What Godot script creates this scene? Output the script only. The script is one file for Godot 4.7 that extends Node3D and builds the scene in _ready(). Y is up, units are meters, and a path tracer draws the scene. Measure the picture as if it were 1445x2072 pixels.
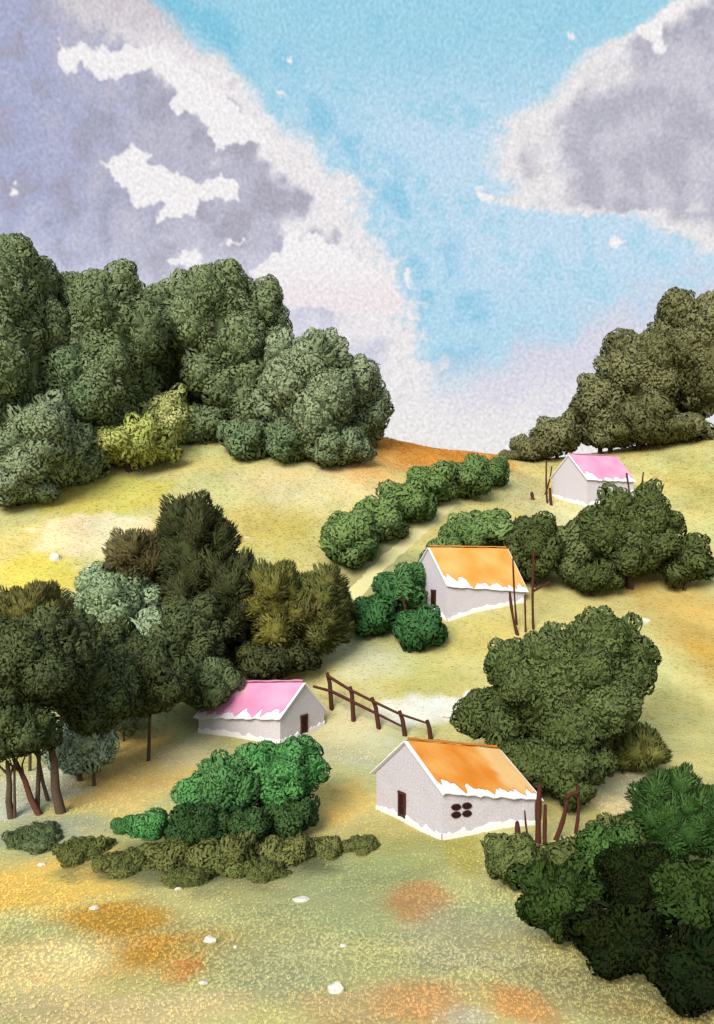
extends Node3D
# A hillside hamlet of four small white cottages among trees, under a sky of broken cloud.

const EYE = 20.0
const EXPOSURE = 3.2
var XK = [-400, -120, -60, -30, 0, 25, 50, 120, 400]
var DK = [-400, -60, 0, 22, 42, 60, 78, 105, 125, 145, 200, 500, 1600]
var HK = [
	[-6, -6, -6, -6, -6, -6, -6, -6, -6],
	[-8, -8, -8, -8, -8, -8, -8, -8, -8],
	[-9, -9, -9, -9, -9, -9, -9, -9, -9],
	[-13, -13, -13, -12.9, -12.7, -12.5, -12.2, -12, -12],
	[-16, -16, -16.4, -16.4, -16.4, -16.4, -16.4, -16, -16],
	[-14, -15, -15.5, -16, -15.9, -15.3, -14.5, -13, -12],
	[-4, -5, -6, -7, -9.3, -9.5, -8, -6, -5],
	[8, 10, 8, 6.5, 5.5, 1.2, 3.5, 8, 8],
	[18, 20, 18, 16.4, 11, 7.5, 10.9, 14, 14],
	[16, 19, 17, 14, 7.5, 3.5, 7, 11, 11],
	[4, 5, 2, 0, -4, -6, -4, 0, 0],
	[-15, -15, -15, -15, -15, -15, -15, -15, -15],
	[-20, -20, -20, -20, -20, -20, -20, -20, -20]]
var TONES = {
	"hl": [Color8(84, 95, 66), Color8(97, 107, 77)],
	"hl2": [Color8(75, 90, 63), Color8(90, 104, 75)],
	"hl3": [Color8(93, 104, 77), Color8(111, 120, 93)],
	"yg": [Color8(150, 154, 96), Color8(166, 168, 112)],
	"yg2": [Color8(128, 134, 72), Color8(146, 148, 88)],
	"hr": [Color8(76, 76, 49), Color8(94, 94, 65)],
	"hg": [Color8(80, 100, 56), Color8(92, 110, 66)],
	"hg2": [Color8(72, 92, 52), Color8(84, 102, 60)],
	"hg3": [Color8(50, 82, 48), Color8(66, 96, 56)],
	"mr": [Color8(58, 66, 36), Color8(70, 77, 46)],
	"mr2": [Color8(76, 84, 52), Color8(88, 94, 60)],
	"dc": [Color8(50, 54, 32), Color8(66, 68, 43)],
	"dc2": [Color8(71, 64, 41), Color8(84, 80, 52)],
	"ol": [Color8(96, 91, 43), Color8(75, 78, 43)],
	"ol2": [Color8(88, 84, 46), Color8(66, 68, 40)],
	"sg": [Color8(103, 119, 87), Color8(119, 132, 103)],
	"sg2": [Color8(83, 94, 63), Color8(72, 83, 54)],
	"sg3": [Color8(136, 152, 132), Color8(120, 136, 114)],
	"gv": [Color8(55, 62, 39), Color8(68, 75, 48)],
	"gv2": [Color8(62, 71, 43), Color8(75, 84, 55)],
	"fr": [Color8(65, 74, 41), Color8(76, 86, 52)],
	"fr2": [Color8(98, 98, 52), Color8(86, 90, 48)],
	"b1": [Color8(20, 26, 10), Color8(30, 37, 17)],
	"b2": [Color8(42, 66, 32), Color8(58, 80, 40)],
	"b3": [Color8(80, 88, 50), Color8(70, 78, 42)],
	"b4": [Color8(34, 46, 20), Color8(50, 66, 30)],
	"g1": [Color8(56, 100, 54), Color8(72, 114, 64)],
	"g4": [Color8(50, 88, 48), Color8(66, 100, 58)],
	"g2": [Color8(42, 62, 34), Color8(54, 74, 42)],
	"g3": [Color8(80, 84, 46), Color8(92, 94, 54)],
}
var rng = RandomNumberGenerator.new()
var wob = FastNoiseLite.new()
var mott = FastNoiseLite.new()
var fine_noise = FastNoiseLite.new()
var clump_round = []
var clump_spiky = []
var leaf_mat: StandardMaterial3D
var wood_mat: StandardMaterial3D
var bark_mat: StandardMaterial3D
var wall_mat: StandardMaterial3D
var white_mat: StandardMaterial3D
var dark_mat: StandardMaterial3D
var stone_mat: StandardMaterial3D
var roof_mat: StandardMaterial3D
var gx = PackedFloat32Array()
var gd = PackedFloat32Array()
var gcol = PackedColorArray()
var cells_x = 0

func _ready():
	rng.seed = 7
	for n in [wob, mott, fine_noise]:
		n.noise_type = FastNoiseLite.TYPE_SIMPLEX_SMOOTH
		n.fractal_octaves = 4
	wob.seed = 3; wob.frequency = 0.16
	mott.seed = 11; mott.frequency = 0.05
	fine_noise.seed = 5; fine_noise.frequency = 1.0; fine_noise.fractal_octaves = 2
	# ---- camera
	var cam = Camera3D.new(); cam.name = "camera"; cam.position = Vector3(0, EYE, 0); cam.fov = 60.0; cam.near = 0.1; cam.far = 4000.0
	add_child(cam); cam.current = true
	# ---- sky and exposure
	var env = Environment.new()
	env.background_mode = Environment.BG_SKY
	env.tonemap_mode = Environment.TONE_MAPPER_LINEAR
	env.tonemap_exposure = EXPOSURE
	env.background_energy_multiplier = 1.0 / EXPOSURE
	env.sdfgi_enabled = true; env.ssao_enabled = true; env.ssil_enabled = true
	var sky = Sky.new(); var pano = PanoramaSkyMaterial.new(); pano.panorama = sky_texture(); sky.sky_material = pano; env.sky = sky
	var we = WorldEnvironment.new(); we.name = "world_environment"; we.environment = env; add_child(we)
	# ---- veiled sun, behind the viewer's left shoulder
	var sun = DirectionalLight3D.new(); sun.name = "sun"; sun.light_energy = 0.5; sun.light_angular_distance = 30.0; sun.light_color = Color(1.0, 0.98, 0.945); sun.shadow_enabled = true
	sun.rotation_degrees = Vector3(-33, -22, 0); add_child(sun)
	make_materials()
	# ---- the ground
	make_ground()
	make_path()
	make_grass()
	# ---- cottages
	cottages()
	fences()
	# ---- trees and bushes
	clump_round = [clump(21, false), clump(22, false), clump(23, false), clump(24, false)]
	clump_spiky = [clump(31, true), clump(32, true), clump(33, true)]
	plant_all()
	stones()

# ================================================================ helpers
func numbered(called: String) -> String:
	if not has_node(called): return called
	var k = 1
	while has_node("%s_%03d" % [called, k]): k += 1
	return "%s_%03d" % [called, k]

func tag(o, label = "", category = "", group = "", kind = ""):
	if label: o.set_meta("label", label)
	if category: o.set_meta("category", category)
	if group: o.set_meta("group", group)
	if kind: o.set_meta("kind", kind)
	return o

func thing(called, label, category, at: Vector3, group = "") -> Node3D:
	var o = Node3D.new(); o.name = numbered(called); o.position = at; add_child(o)
	return tag(o, label, category, group)

func part(called, mesh: Mesh, mat: Material, parent: Node, at = Vector3.ZERO) -> MeshInstance3D:
	var o = MeshInstance3D.new(); o.name = called; o.mesh = mesh; o.material_override = mat; o.position = at
	parent.add_child(o, parent != self)
	return o

func new_st() -> SurfaceTool:
	var st = SurfaceTool.new(); st.begin(Mesh.PRIMITIVE_TRIANGLES); st.set_smooth_group(-1)
	return st

func done(st: SurfaceTool) -> ArrayMesh:
	st.generate_normals()
	return st.commit()

func tri(st: SurfaceTool, a: Vector3, b: Vector3, c: Vector3, out_dir: Vector3, ca = Color.WHITE, cb = Color.WHITE, cc = Color.WHITE):
	if (b - a).cross(c - a).dot(out_dir) > 0.0:
		var t = b; b = c; c = t
		var tc = cb; cb = cc; cc = tc
	st.set_color(ca); st.add_vertex(a)
	st.set_color(cb); st.add_vertex(b)
	st.set_color(cc); st.add_vertex(c)

func quad(st: SurfaceTool, a: Vector3, b: Vector3, c: Vector3, d: Vector3, out_dir: Vector3, col = Color.WHITE):
	tri(st, a, b, c, out_dir, col, col, col); tri(st, a, c, d, out_dir, col, col, col)

# a closed box from eight corners: four below (in order round) and four above
func hexa(st: SurfaceTool, lo: Array, hi: Array, col = Color.WHITE):
	var m = Vector3.ZERO
	for p in lo + hi: m += p / 8.0
	for f in [[lo[0], lo[1], lo[2], lo[3]], [hi[0], hi[1], hi[2], hi[3]], [lo[0], lo[1], hi[1], hi[0]], [lo[1], lo[2], hi[2], hi[1]], [lo[2], lo[3], hi[3], hi[2]], [lo[3], lo[0], hi[0], hi[3]]]:
		var fm = (f[0] + f[1] + f[2] + f[3]) * 0.25
		quad(st, f[0], f[1], f[2], f[3], fm - m, col)

# a tapering round limb through points with a radius at each
func tube(st: SurfaceTool, pts: Array, rad: Array, sides = 8):
	var rings = []
	for i in pts.size():
		var ax: Vector3 = (pts[mini(i + 1, pts.size() - 1)] - pts[maxi(i - 1, 0)]).normalized()
		var u = ax.cross(Vector3(0.31, 0.2, 0.93)).normalized(); var w = ax.cross(u)
		var ring = []
		for k in sides:
			var a = TAU * k / sides
			ring.append(pts[i] + (u * cos(a) + w * sin(a)) * rad[i] * (1.0 + 0.12 * sin(a * 3.0 + i)))
		rings.append(ring)
	st.set_smooth_group(1)
	for i in pts.size() - 1:
		for k in sides:
			var k2 = (k + 1) % sides
			var mid: Vector3 = (pts[i] + pts[i + 1]) * 0.5
			quad(st, rings[i][k], rings[i][k2], rings[i + 1][k2], rings[i + 1][k], (rings[i][k] + rings[i + 1][k2]) * 0.5 - mid)
	st.set_smooth_group(-1)
	for e in [0, pts.size() - 1]:
		var o = (pts[e] - pts[1 if e == 0 else e - 1])
		for k in sides: tri(st, pts[e], rings[e][k], rings[e][(k + 1) % sides], o)

func lin(c: Color, k = 1.0) -> Color:
	var l = c.srgb_to_linear()
	return Color(l.r * k, l.g * k, l.b * k)

# ================================================================ the shape of the land
func herm(xs: Array, ys: Array, t: float) -> float:
	var n = xs.size()
	if t <= xs[0]: return ys[0]
	if t >= xs[n - 1]: return ys[n - 1]
	var i = 0
	while t > xs[i + 1]: i += 1
	var h: float = xs[i + 1] - xs[i]; var s: float = (t - xs[i]) / h
	return ys[i] * (1.0 + 2.0 * s) * (1.0 - s) * (1.0 - s) + lean(xs, ys, i) * h * s * (1.0 - s) * (1.0 - s) + ys[i + 1] * s * s * (3.0 - 2.0 * s) + lean(xs, ys, i + 1) * h * s * s * (s - 1.0)

func lean(xs: Array, ys: Array, k: int) -> float:
	if k == 0 or k == xs.size() - 1: return 0.0
	var a: float = (ys[k] - ys[k - 1]) / (xs[k] - xs[k - 1]); var b: float = (ys[k + 1] - ys[k]) / (xs[k + 1] - xs[k])
	return 0.0 if a * b <= 0.0 else 2.0 * a * b / (a + b)

func column(x: float) -> Array:
	var c = []
	for row in HK: c.append(herm(XK, row, x))
	return c

func ripple(x: float, d: float) -> float:
	return 0.22 * sin(x * .31 + d * .17) * sin(d * .23 - x * .11) + 0.1 * sin(x * .83 + 1.3) * sin(d * .71 + .4)

func height(x: float, z: float) -> float:
	return EYE + herm(DK, column(x), -z) + ripple(x, -z)

# ================================================================ materials
func noise_image(size: int, freq: float, oct: int, sd: int, lo: float, hi: float, cell = false) -> Image:
	var n = FastNoiseLite.new(); n.seed = sd; n.frequency = freq; n.fractal_octaves = oct
	n.noise_type = FastNoiseLite.TYPE_CELLULAR if cell else FastNoiseLite.TYPE_SIMPLEX_SMOOTH
	var im = n.get_seamless_image(size, size)
	im.convert(Image.FORMAT_RGB8)
	var data = im.get_data()
	for i in data.size():
		data[i] = int(255.0 * lerpf(lo, hi, data[i] / 255.0))
	return Image.create_from_data(size, size, false, Image.FORMAT_RGB8, data)

func surface(color: Color, rough: float, tex: Texture2D, scale: float, bump: Texture2D = null, bump_cm = 1.0, vc = false) -> StandardMaterial3D:
	var m = StandardMaterial3D.new()
	m.albedo_color = color; m.roughness = rough; m.metallic_specular = 0.2
	m.vertex_color_use_as_albedo = vc
	if tex: m.albedo_texture = tex
	m.uv1_triplanar = true; m.uv1_world_triplanar = true; m.uv1_scale = Vector3.ONE * scale
	if bump:
		m.heightmap_enabled = true; m.heightmap_texture = bump; m.heightmap_scale = bump_cm
	return m

var grain: Texture2D
var plaster: Texture2D
var streak: Texture2D

func make_materials():
	grain = ImageTexture.create_from_image(noise_image(512, 0.045, 4, 1, 0.82, 1.0))
	plaster = ImageTexture.create_from_image(noise_image(512, 0.03, 5, 2, 0.8, 1.0))
	var im = noise_image(256, 0.05, 3, 4, 0.55, 1.0)
	streak = ImageTexture.create_from_image(im)
	wall_mat = surface(Color8(209, 201, 207), 0.95, plaster, 0.5, plaster, 4.0)
	white_mat = surface(Color8(247, 243, 243), 0.95, plaster, 0.7, plaster, 4.0)
	stone_mat = surface(Color8(226, 220, 208), 0.9, plaster, 0.6, plaster, 5.0)
	wood_mat = surface(Color8(98, 58, 46), 0.85, streak, 1.5, streak, 1.0)
	dark_mat = surface(Color8(62, 36, 30), 0.7, streak, 1.0)
	bark_mat = surface(Color8(108, 88, 74), 0.95, streak, 0.8, streak, 3.0)
	roof_mat = surface(Color.WHITE, 0.9, grain, 0.6, grain, 5.0, true)
	leaf_mat = StandardMaterial3D.new(); leaf_mat.vertex_color_use_as_albedo = true; leaf_mat.roughness = 0.85; leaf_mat.metallic_specular = 0.15
	leaf_mat.backlight_enabled = true; leaf_mat.backlight = Color(0.24, 0.24, 0.2)

# ================================================================ the sky: cloud banks left and right of a blue gap
var bank_left = [Vector2(-15.35, 30.04), Vector2(-12.34, 28.47), Vector2(-9.57, 26.97), Vector2(-7.07, 25.33), Vector2(-4.86, 23.58), Vector2(-2.63, 22.01), Vector2(-0.72, 20.64), Vector2(0.72, 18.37), Vector2(1.52, 16.63), Vector2(2.47, 14.54), Vector2(3.27, 12.43), Vector2(4.06, 9.96), Vector2(5.65, 4.31)]
var bank_right = [Vector2(21.24, 29.65), Vector2(20.12, 28.46), Vector2(17.55, 27.41), Vector2(14.9, 26.87), Vector2(13.7, 25.63), Vector2(12.19, 24.48), Vector2(9.72, 23.62), Vector2(9.26, 22.31), Vector2(8.95, 20.96), Vector2(10.34, 19.92), Vector2(9.41, 18.94), Vector2(12.19, 18.44), Vector2(14.45, 17.94), Vector2(14.9, 18.63), Vector2(17.55, 17.79), Vector2(19.56, 16.55), Vector2(21.93, 15.21), Vector2(25.02, 13.52)]
var white_shapes = [
	[Vector2(-18.62, 26.79), Vector2(-18.1, 26.28), Vector2(-17.4, 26.7), Vector2(-15.2, 26.72), Vector2(-12.34, 27.13), Vector2(-9.57, 25.58), Vector2(-7.07, 23.89), Vector2(-5.49, 22.75), Vector2(-5.97, 22.11), Vector2(-6.69, 22.57), Vector2(-8.01, 22.38), Vector2(-8.95, 21.89), Vector2(-9.41, 22.84), Vector2(-10.19, 23.9), Vector2(-11.48, 23.86), Vector2(-11.88, 24.38), Vector2(-11.36, 24.94), Vector2(-12.49, 25.69), Vector2(-13.7, 26), Vector2(-14.9, 25.31), Vector2(-16.53, 25.18), Vector2(-17.26, 25.99), Vector2(-17.7, 25.29), Vector2(-18.42, 25.35)],
	[Vector2(-16.29, 20.96), Vector2(-15.79, 20.74), Vector2(-15.05, 21.29), Vector2(-14.15, 21.77), Vector2(-13.1, 21.37), Vector2(-13.25, 21.01), Vector2(-11.73, 20.52), Vector2(-11.36, 20.49), Vector2(-10.19, 19.96), Vector2(-8.95, 20.41), Vector2(-8.76, 20.7), Vector2(-8.48, 20.3), Vector2(-7.76, 20.3), Vector2(-7.67, 19.19), Vector2(-8.95, 19.24), Vector2(-10.19, 18.95), Vector2(-10.56, 18.14), Vector2(-11.88, 18.01), Vector2(-12.64, 17.67), Vector2(-12.89, 18.03), Vector2(-12.28, 18.4), Vector2(-12.46, 18.87), Vector2(-14, 18.42), Vector2(-14.57, 19.35), Vector2(-15.5, 20.17)],
	[Vector2(-7.07, 14.9), Vector2(-5.97, 15.67), Vector2(-5.02, 16.28), Vector2(-4.79, 17.01), Vector2(-4.16, 17.46), Vector2(-3.97, 17.9), Vector2(-3.68, 17.01), Vector2(-2.76, 17.43), Vector2(-1.99, 17.03), Vector2(-0.08, 16.04), Vector2(1.52, 15.15), Vector2(2.95, 13.64), Vector2(2.95, 12.43), Vector2(0.56, 12.69), Vector2(-1.04, 12.56), Vector2(-2.63, 13.04), Vector2(-4.22, 12.9), Vector2(-5.17, 14.2)],
	[Vector2(-12.34, 15.4), Vector2(-11.27, 15.98), Vector2(-10.25, 16.32), Vector2(-9.82, 15.82), Vector2(-9.94, 15.08), Vector2(-11.42, 15.28)],
	[Vector2(17.55, 27.53), Vector2(18.56, 27.75), Vector2(18.99, 28.28), Vector2(20.68, 28.49), Vector2(19.9, 27.8), Vector2(18.93, 27.51), Vector2(19.27, 26.09), Vector2(18.93, 25.95), Vector2(18.27, 26.64)],
	[Vector2(7.38, 19.98), Vector2(7.79, 19.97), Vector2(8.32, 19.41), Vector2(9.1, 19.23), Vector2(8.48, 19.09), Vector2(7.85, 19.29)],
	[Vector2(15.73, 16.27), Vector2(16.38, 16.5), Vector2(17.03, 16.28), Vector2(16.09, 16.01)],
	[Vector2(3.11, 15.28), Vector2(3.43, 15.43), Vector2(3.49, 14.53), Vector2(3.3, 14.09), Vector2(3.05, 14.54)],
	[Vector2(-8.95, 16.56), Vector2(-7.38, 16.88), Vector2(-7.32, 16.76), Vector2(-8.79, 16.48)],
	[Vector2(-21.38, 19.17), Vector2(-21.1, 19.31), Vector2(-20.94, 19.07), Vector2(-21.21, 18.98)],
	[Vector2(-21.32, 18.65), Vector2(-20.71, 18.66), Vector2(-20.82, 18.49), Vector2(-21.21, 18.5)],
	[Vector2(13.4, 27.64), Vector2(13.94, 27.59), Vector2(13.82, 27.43), Vector2(13.52, 27.48)],
	[Vector2(-5.11, 25.15), Vector2(-4.7, 25.27), Vector2(-4.79, 25.01)],
	[Vector2(-4.73, 27.01), Vector2(-4.41, 27.05), Vector2(-4.48, 26.87)],
	[Vector2(-0.72, 20.78), Vector2(-0.27, 20.81), Vector2(-0.4, 20.61)],
]

func at_height(line: Array, el: float) -> float:
	if el >= line[0].y: return line[0].x
	for i in line.size() - 1:
		var a: Vector2 = line[i]; var b: Vector2 = line[i + 1]
		if el <= a.y and el > b.y: return lerpf(a.x, b.x, (a.y - el) / (a.y - b.y))
	return line[line.size() - 1].x

# everywhere: broken grey and white cloud on blue
func open_sky(az: float, el: float, dir: Vector3) -> Color:
	var up = clampf(el / 60.0, 0.0, 1.0)
	var c = Color(0.72, 0.86, 0.93).lerp(Color(0.5, 0.76, 0.88), up)
	var n = mott.get_noise_3dv(dir * 34.0) + 0.35 * mott.get_noise_3dv(dir * 110.0)
	c = c.lerp(Color(0.93, 0.915, 0.925), smoothstep(-0.16, 0.02, n))
	c = c.lerp(Color(0.69, 0.68, 0.75), smoothstep(0.06, 0.3, n))
	return c.lerp(Color(0.92, 0.895, 0.885), 1.0 - smoothstep(2.0, 12.0, el))

func banked_sky(az: float, el: float, dir: Vector3) -> Color:
	var n1 = mott.get_noise_2d(az * 6.0, el * 6.0)
	var n2 = mott.get_noise_2d(az * 22.0 + 500.0, el * 22.0)
	var n3 = fine_noise.get_noise_2d(az * 1.3, el * 1.3)
	# blue
	var c = Color(0.70, 0.85, 0.93).lerp(Color(0.63, 0.825, 0.905), smoothstep(10.0, 28.0, el))
	c = c.lerp(Color(0.5, 0.77, 0.885), 0.3 * smoothstep(-0.1, 0.6, n1 + 0.3 * n2))
	var left = at_height(bank_left, el + n2 * 0.9); var right = at_height(bank_right, el + n2 * 0.3)
	var inl = left - az + n2 * 1.5 + n1 * 1.6; var inr = az - right + n2 * 0.4
	c = c.lerp(Color(0.80, 0.875, 0.95), 0.75 * smoothstep(-0.35, 0.3, n1 + 0.4 * n2 + 0.25) * smoothstep(10.0, 16.0, el) * (1.0 - smoothstep(22.0, 29.0, el)))
	# deeper blue where the gap runs along the banks
	c = c.lerp(Color(0.45, 0.75, 0.87), 0.55 * (1.0 - smoothstep(0.0, 4.5, absf(inl + 1.6))) * smoothstep(-0.2, 0.45, n1 + 0.1))
	# pale air low down
	var floor_el = lerpf(9.6, 14.6, smoothstep(3.0, 22.0, az)) + n1 * 2.0
	c = c.lerp(Color(0.85, 0.845, 0.9), 1.0 - smoothstep(floor_el - 3.2, floor_el + 0.8, el))
	# left bank
	var a = smoothstep(-1.6, 0.9, inl)
	var bank = Color(0.925, 0.91, 0.92)
	var shade = Color(0.735, 0.73, 0.795).lerp(Color(0.67, 0.69, 0.81), smoothstep(10.0, 22.0, -az + n1 * 7.0))
	shade = shade.lerp(Color(0.655, 0.645, 0.7), 0.6 * smoothstep(0.05, 0.35, n1))
	shade = shade.lerp(Color(0.85, 0.85, 0.91), (1.0 - smoothstep(11.5, 19.0, el + n1 * 3.0)) * 0.85)
	bank = bank.lerp(shade, smoothstep(2.6, 5.6, inl + n1 * 3.5))
	bank = bank.lerp(Color(0.8, 0.775, 0.8), 0.8 * smoothstep(26.0, 29.0, el) * (1.0 - smoothstep(-17.0, -21.0, az)))
	bank = bank * (1.0 + 0.04 * n2)
	c = c.lerp(bank, a)
	# right bank
	a = smoothstep(-1.3, 0.6, inr + n1 * 0.8)
	bank = Color(0.91, 0.9, 0.905)
	shade = Color(0.8, 0.79, 0.835).lerp(Color(0.72, 0.715, 0.765), smoothstep(-0.3, 0.35, n1 + 0.4 * n2))
	shade = shade.lerp(Color(0.58, 0.585, 0.68), smoothstep(26.0, 29.0, el) * smoothstep(18.0, 20.0, az))
	bank = bank.lerp(shade, smoothstep(1.0, 4.2, inr + n1 * 3.4))
	bank = bank * (1.0 + 0.04 * n2)
	c = c.lerp(bank, a)
	# bright torn edges
	var p = Vector2(az, el) + Vector2(n2, mott.get_noise_2d(az * 22.0 - 300.0, el * 22.0)) * 0.35 + Vector2(n3, -n3) * 0.06
	for k in white_shapes.size():
		if white_boxes[k].has_point(p) and Geometry2D.is_point_in_polygon(p, white_polys[k]):
			c = Color(0.955, 0.94, 0.945) if k != 2 else Color(0.935, 0.9, 0.91).lerp(Color(0.955, 0.945, 0.95), smoothstep(13.0, 16.5, el))
	# the pale band over the horizon
	c = c.lerp(Color(0.93, 0.918, 0.915), (1.0 - smoothstep(4.0, 10.0, el + n1 * 1.5)) * smoothstep(0.0, 4.0, az + 2.0))
	return c

var white_polys = []
var white_boxes = []

func sky_texture() -> ImageTexture:
	for s in white_shapes:
		var poly = PackedVector2Array(s); white_polys.append(poly)
		var b = Rect2(poly[0], Vector2.ZERO)
		for p in poly: b = b.expand(p)
		white_boxes.append(b.grow(0.01))
	var w = 4096; var h = 2048
	var small = Image.create(512, 256, false, Image.FORMAT_RGB8)
	for j in 256:
		var el = 90.0 - (j + 0.5) * 180.0 / 256.0
		for i in 512:
			var az = (i + 0.5) * 360.0 / 512.0 - 180.0
			var e = maxf(el, 0.0)
			small.set_pixel(i, j, open_sky(az, e, Vector3(sin(deg_to_rad(az)) * cos(deg_to_rad(e)), sin(deg_to_rad(e)), -cos(deg_to_rad(az)) * cos(deg_to_rad(e)))))
	small.resize(w, h, Image.INTERPOLATE_CUBIC)
	var x0 = int(w * (0.5 - 34.0 / 360.0)); var x1 = int(w * (0.5 + 34.0 / 360.0))
	var y0 = int(h * (0.5 - 44.0 / 180.0)); var y1 = h / 2 + 1
	for j in range(y0, y1):
		var el = 90.0 - (j + 0.5) * 180.0 / h
		for i in range(x0, x1):
			var az = (i + 0.5) * 360.0 / w - 180.0
			var c = banked_sky(az, el, Vector3.ZERO)
			var keep = smoothstep(34.0, 26.0, absf(az)) * smoothstep(44.0, 34.0, el)
			if keep < 1.0: c = small.get_pixel(i, j).lerp(c, keep)
			var g = 1.0 + 0.125 * fine_noise.get_noise_2d(az * 4.0, el * 4.0)
			small.set_pixel(i, j, Color(clampf(c.r * g, 0, 1), clampf(c.g * g, 0, 1), clampf(c.b * g, 0, 1)))
	# Godot looks along -z at the left edge of a panorama
	var half = small.get_region(Rect2i(0, 0, w / 2, h)); var turned = Image.create(w, h, false, Image.FORMAT_RGB8)
	turned.blit_rect(small, Rect2i(w / 2, 0, w / 2, h), Vector2i.ZERO); turned.blit_rect(half, Rect2i(0, 0, w / 2, h), Vector2i(w / 2, 0))
	return ImageTexture.create_from_image(turned)

# ================================================================ ground
func spread(a: float, b: float, step: float, far: float) -> PackedFloat32Array:
	var out = PackedFloat32Array(); var t = a; var s = step
	var back = []
	while t > -far: s *= 1.35; t -= s; back.append(t)
	back.reverse()
	for v in back: out.append(v)
	t = a
	while t < b: out.append(t); t += step
	s = step
	while t < far: out.append(t); t += s; s *= 1.35
	return out

func make_ground():
	gx = spread(-62.0, 62.0, 0.42, 1600.0)
	var near = spread(16.0, 60.0, 0.32, 1600.0)
	for v in near:
		if v < 60.0: gd.append(v)
	var t = 60.0
	while t < 132.0: gd.append(t); t += 0.5
	var s = 0.5
	while t < 1700.0: gd.append(t); t += s; s *= 1.3
	cells_x = gx.size()
	var nd = gd.size()
	var V = PackedVector3Array(); V.resize(cells_x * nd)
	var N = PackedVector3Array(); N.resize(cells_x * nd)
	gcol.resize(cells_x * nd); gcol.fill(lin(Color8(198, 190, 128), 1.02))
	for i in cells_x:
		var col = column(gx[i])
		for j in nd:
			V[j * cells_x + i] = Vector3(gx[i], EYE + herm(DK, col, gd[j]) + ripple(gx[i], gd[j]), -gd[j])
	for j in nd:
		for i in cells_x:
			var a = V[j * cells_x + maxi(i - 1, 0)]; var b = V[j * cells_x + mini(i + 1, cells_x - 1)]
			var c = V[maxi(j - 1, 0) * cells_x + i]; var d = V[mini(j + 1, nd - 1) * cells_x + i]
			N[j * cells_x + i] = (b - a).cross(d - c).normalized()
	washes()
	var C = PackedColorArray(); C.resize(gcol.size())
	for k in C.size():
		var v = V[k]
		var m = 1.0 + 0.16 * mott.get_noise_2d(v.x * 3.0, v.z * 3.0) + 0.1 * fine_noise.get_noise_2d(v.x, v.z)
		var h = mott.get_noise_2d(v.x * 1.6 + 90.0, v.z * 1.6) * 0.14
		gcol[k] = Color(gcol[k].r * m * (1.0 + h), gcol[k].g * m, gcol[k].b * m * (1.0 - h))
	var I = PackedInt32Array(); I.resize((cells_x - 1) * (nd - 1) * 6)
	var o = 0
	for j in nd - 1:
		for i in cells_x - 1:
			var k = j * cells_x + i
			I[o] = k; I[o + 1] = k + cells_x; I[o + 2] = k + 1; I[o + 3] = k + 1; I[o + 4] = k + cells_x; I[o + 5] = k + cells_x + 1
			o += 6
	var arr = []; arr.resize(Mesh.ARRAY_MAX)
	arr[Mesh.ARRAY_VERTEX] = V; arr[Mesh.ARRAY_NORMAL] = N; arr[Mesh.ARRAY_COLOR] = gcol; arr[Mesh.ARRAY_INDEX] = I
	var me = ArrayMesh.new(); me.add_surface_from_arrays(Mesh.PRIMITIVE_TRIANGLES, arr)
	var g = part("ground", me, surface(Color.WHITE, 0.95, grain, 0.55, grain, 9.0, true), self)
	tag(g, "straw and olive coloured grassy hillside rising to a ridge", "", "", "structure")

# one patch of differently coloured turf, with a wavering edge
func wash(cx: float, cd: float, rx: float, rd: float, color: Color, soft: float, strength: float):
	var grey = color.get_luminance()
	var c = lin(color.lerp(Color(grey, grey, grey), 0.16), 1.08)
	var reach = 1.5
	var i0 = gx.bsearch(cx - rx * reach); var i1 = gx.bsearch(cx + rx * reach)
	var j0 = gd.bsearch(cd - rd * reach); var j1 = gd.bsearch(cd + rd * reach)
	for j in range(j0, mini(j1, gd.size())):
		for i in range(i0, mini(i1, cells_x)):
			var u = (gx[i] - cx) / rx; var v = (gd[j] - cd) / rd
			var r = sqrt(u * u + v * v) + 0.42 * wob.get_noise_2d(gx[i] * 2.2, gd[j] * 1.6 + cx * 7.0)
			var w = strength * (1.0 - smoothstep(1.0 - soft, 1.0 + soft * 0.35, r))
			if w > 0.0: gcol[j * cells_x + i] = gcol[j * cells_x + i].lerp(c, w)

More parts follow.
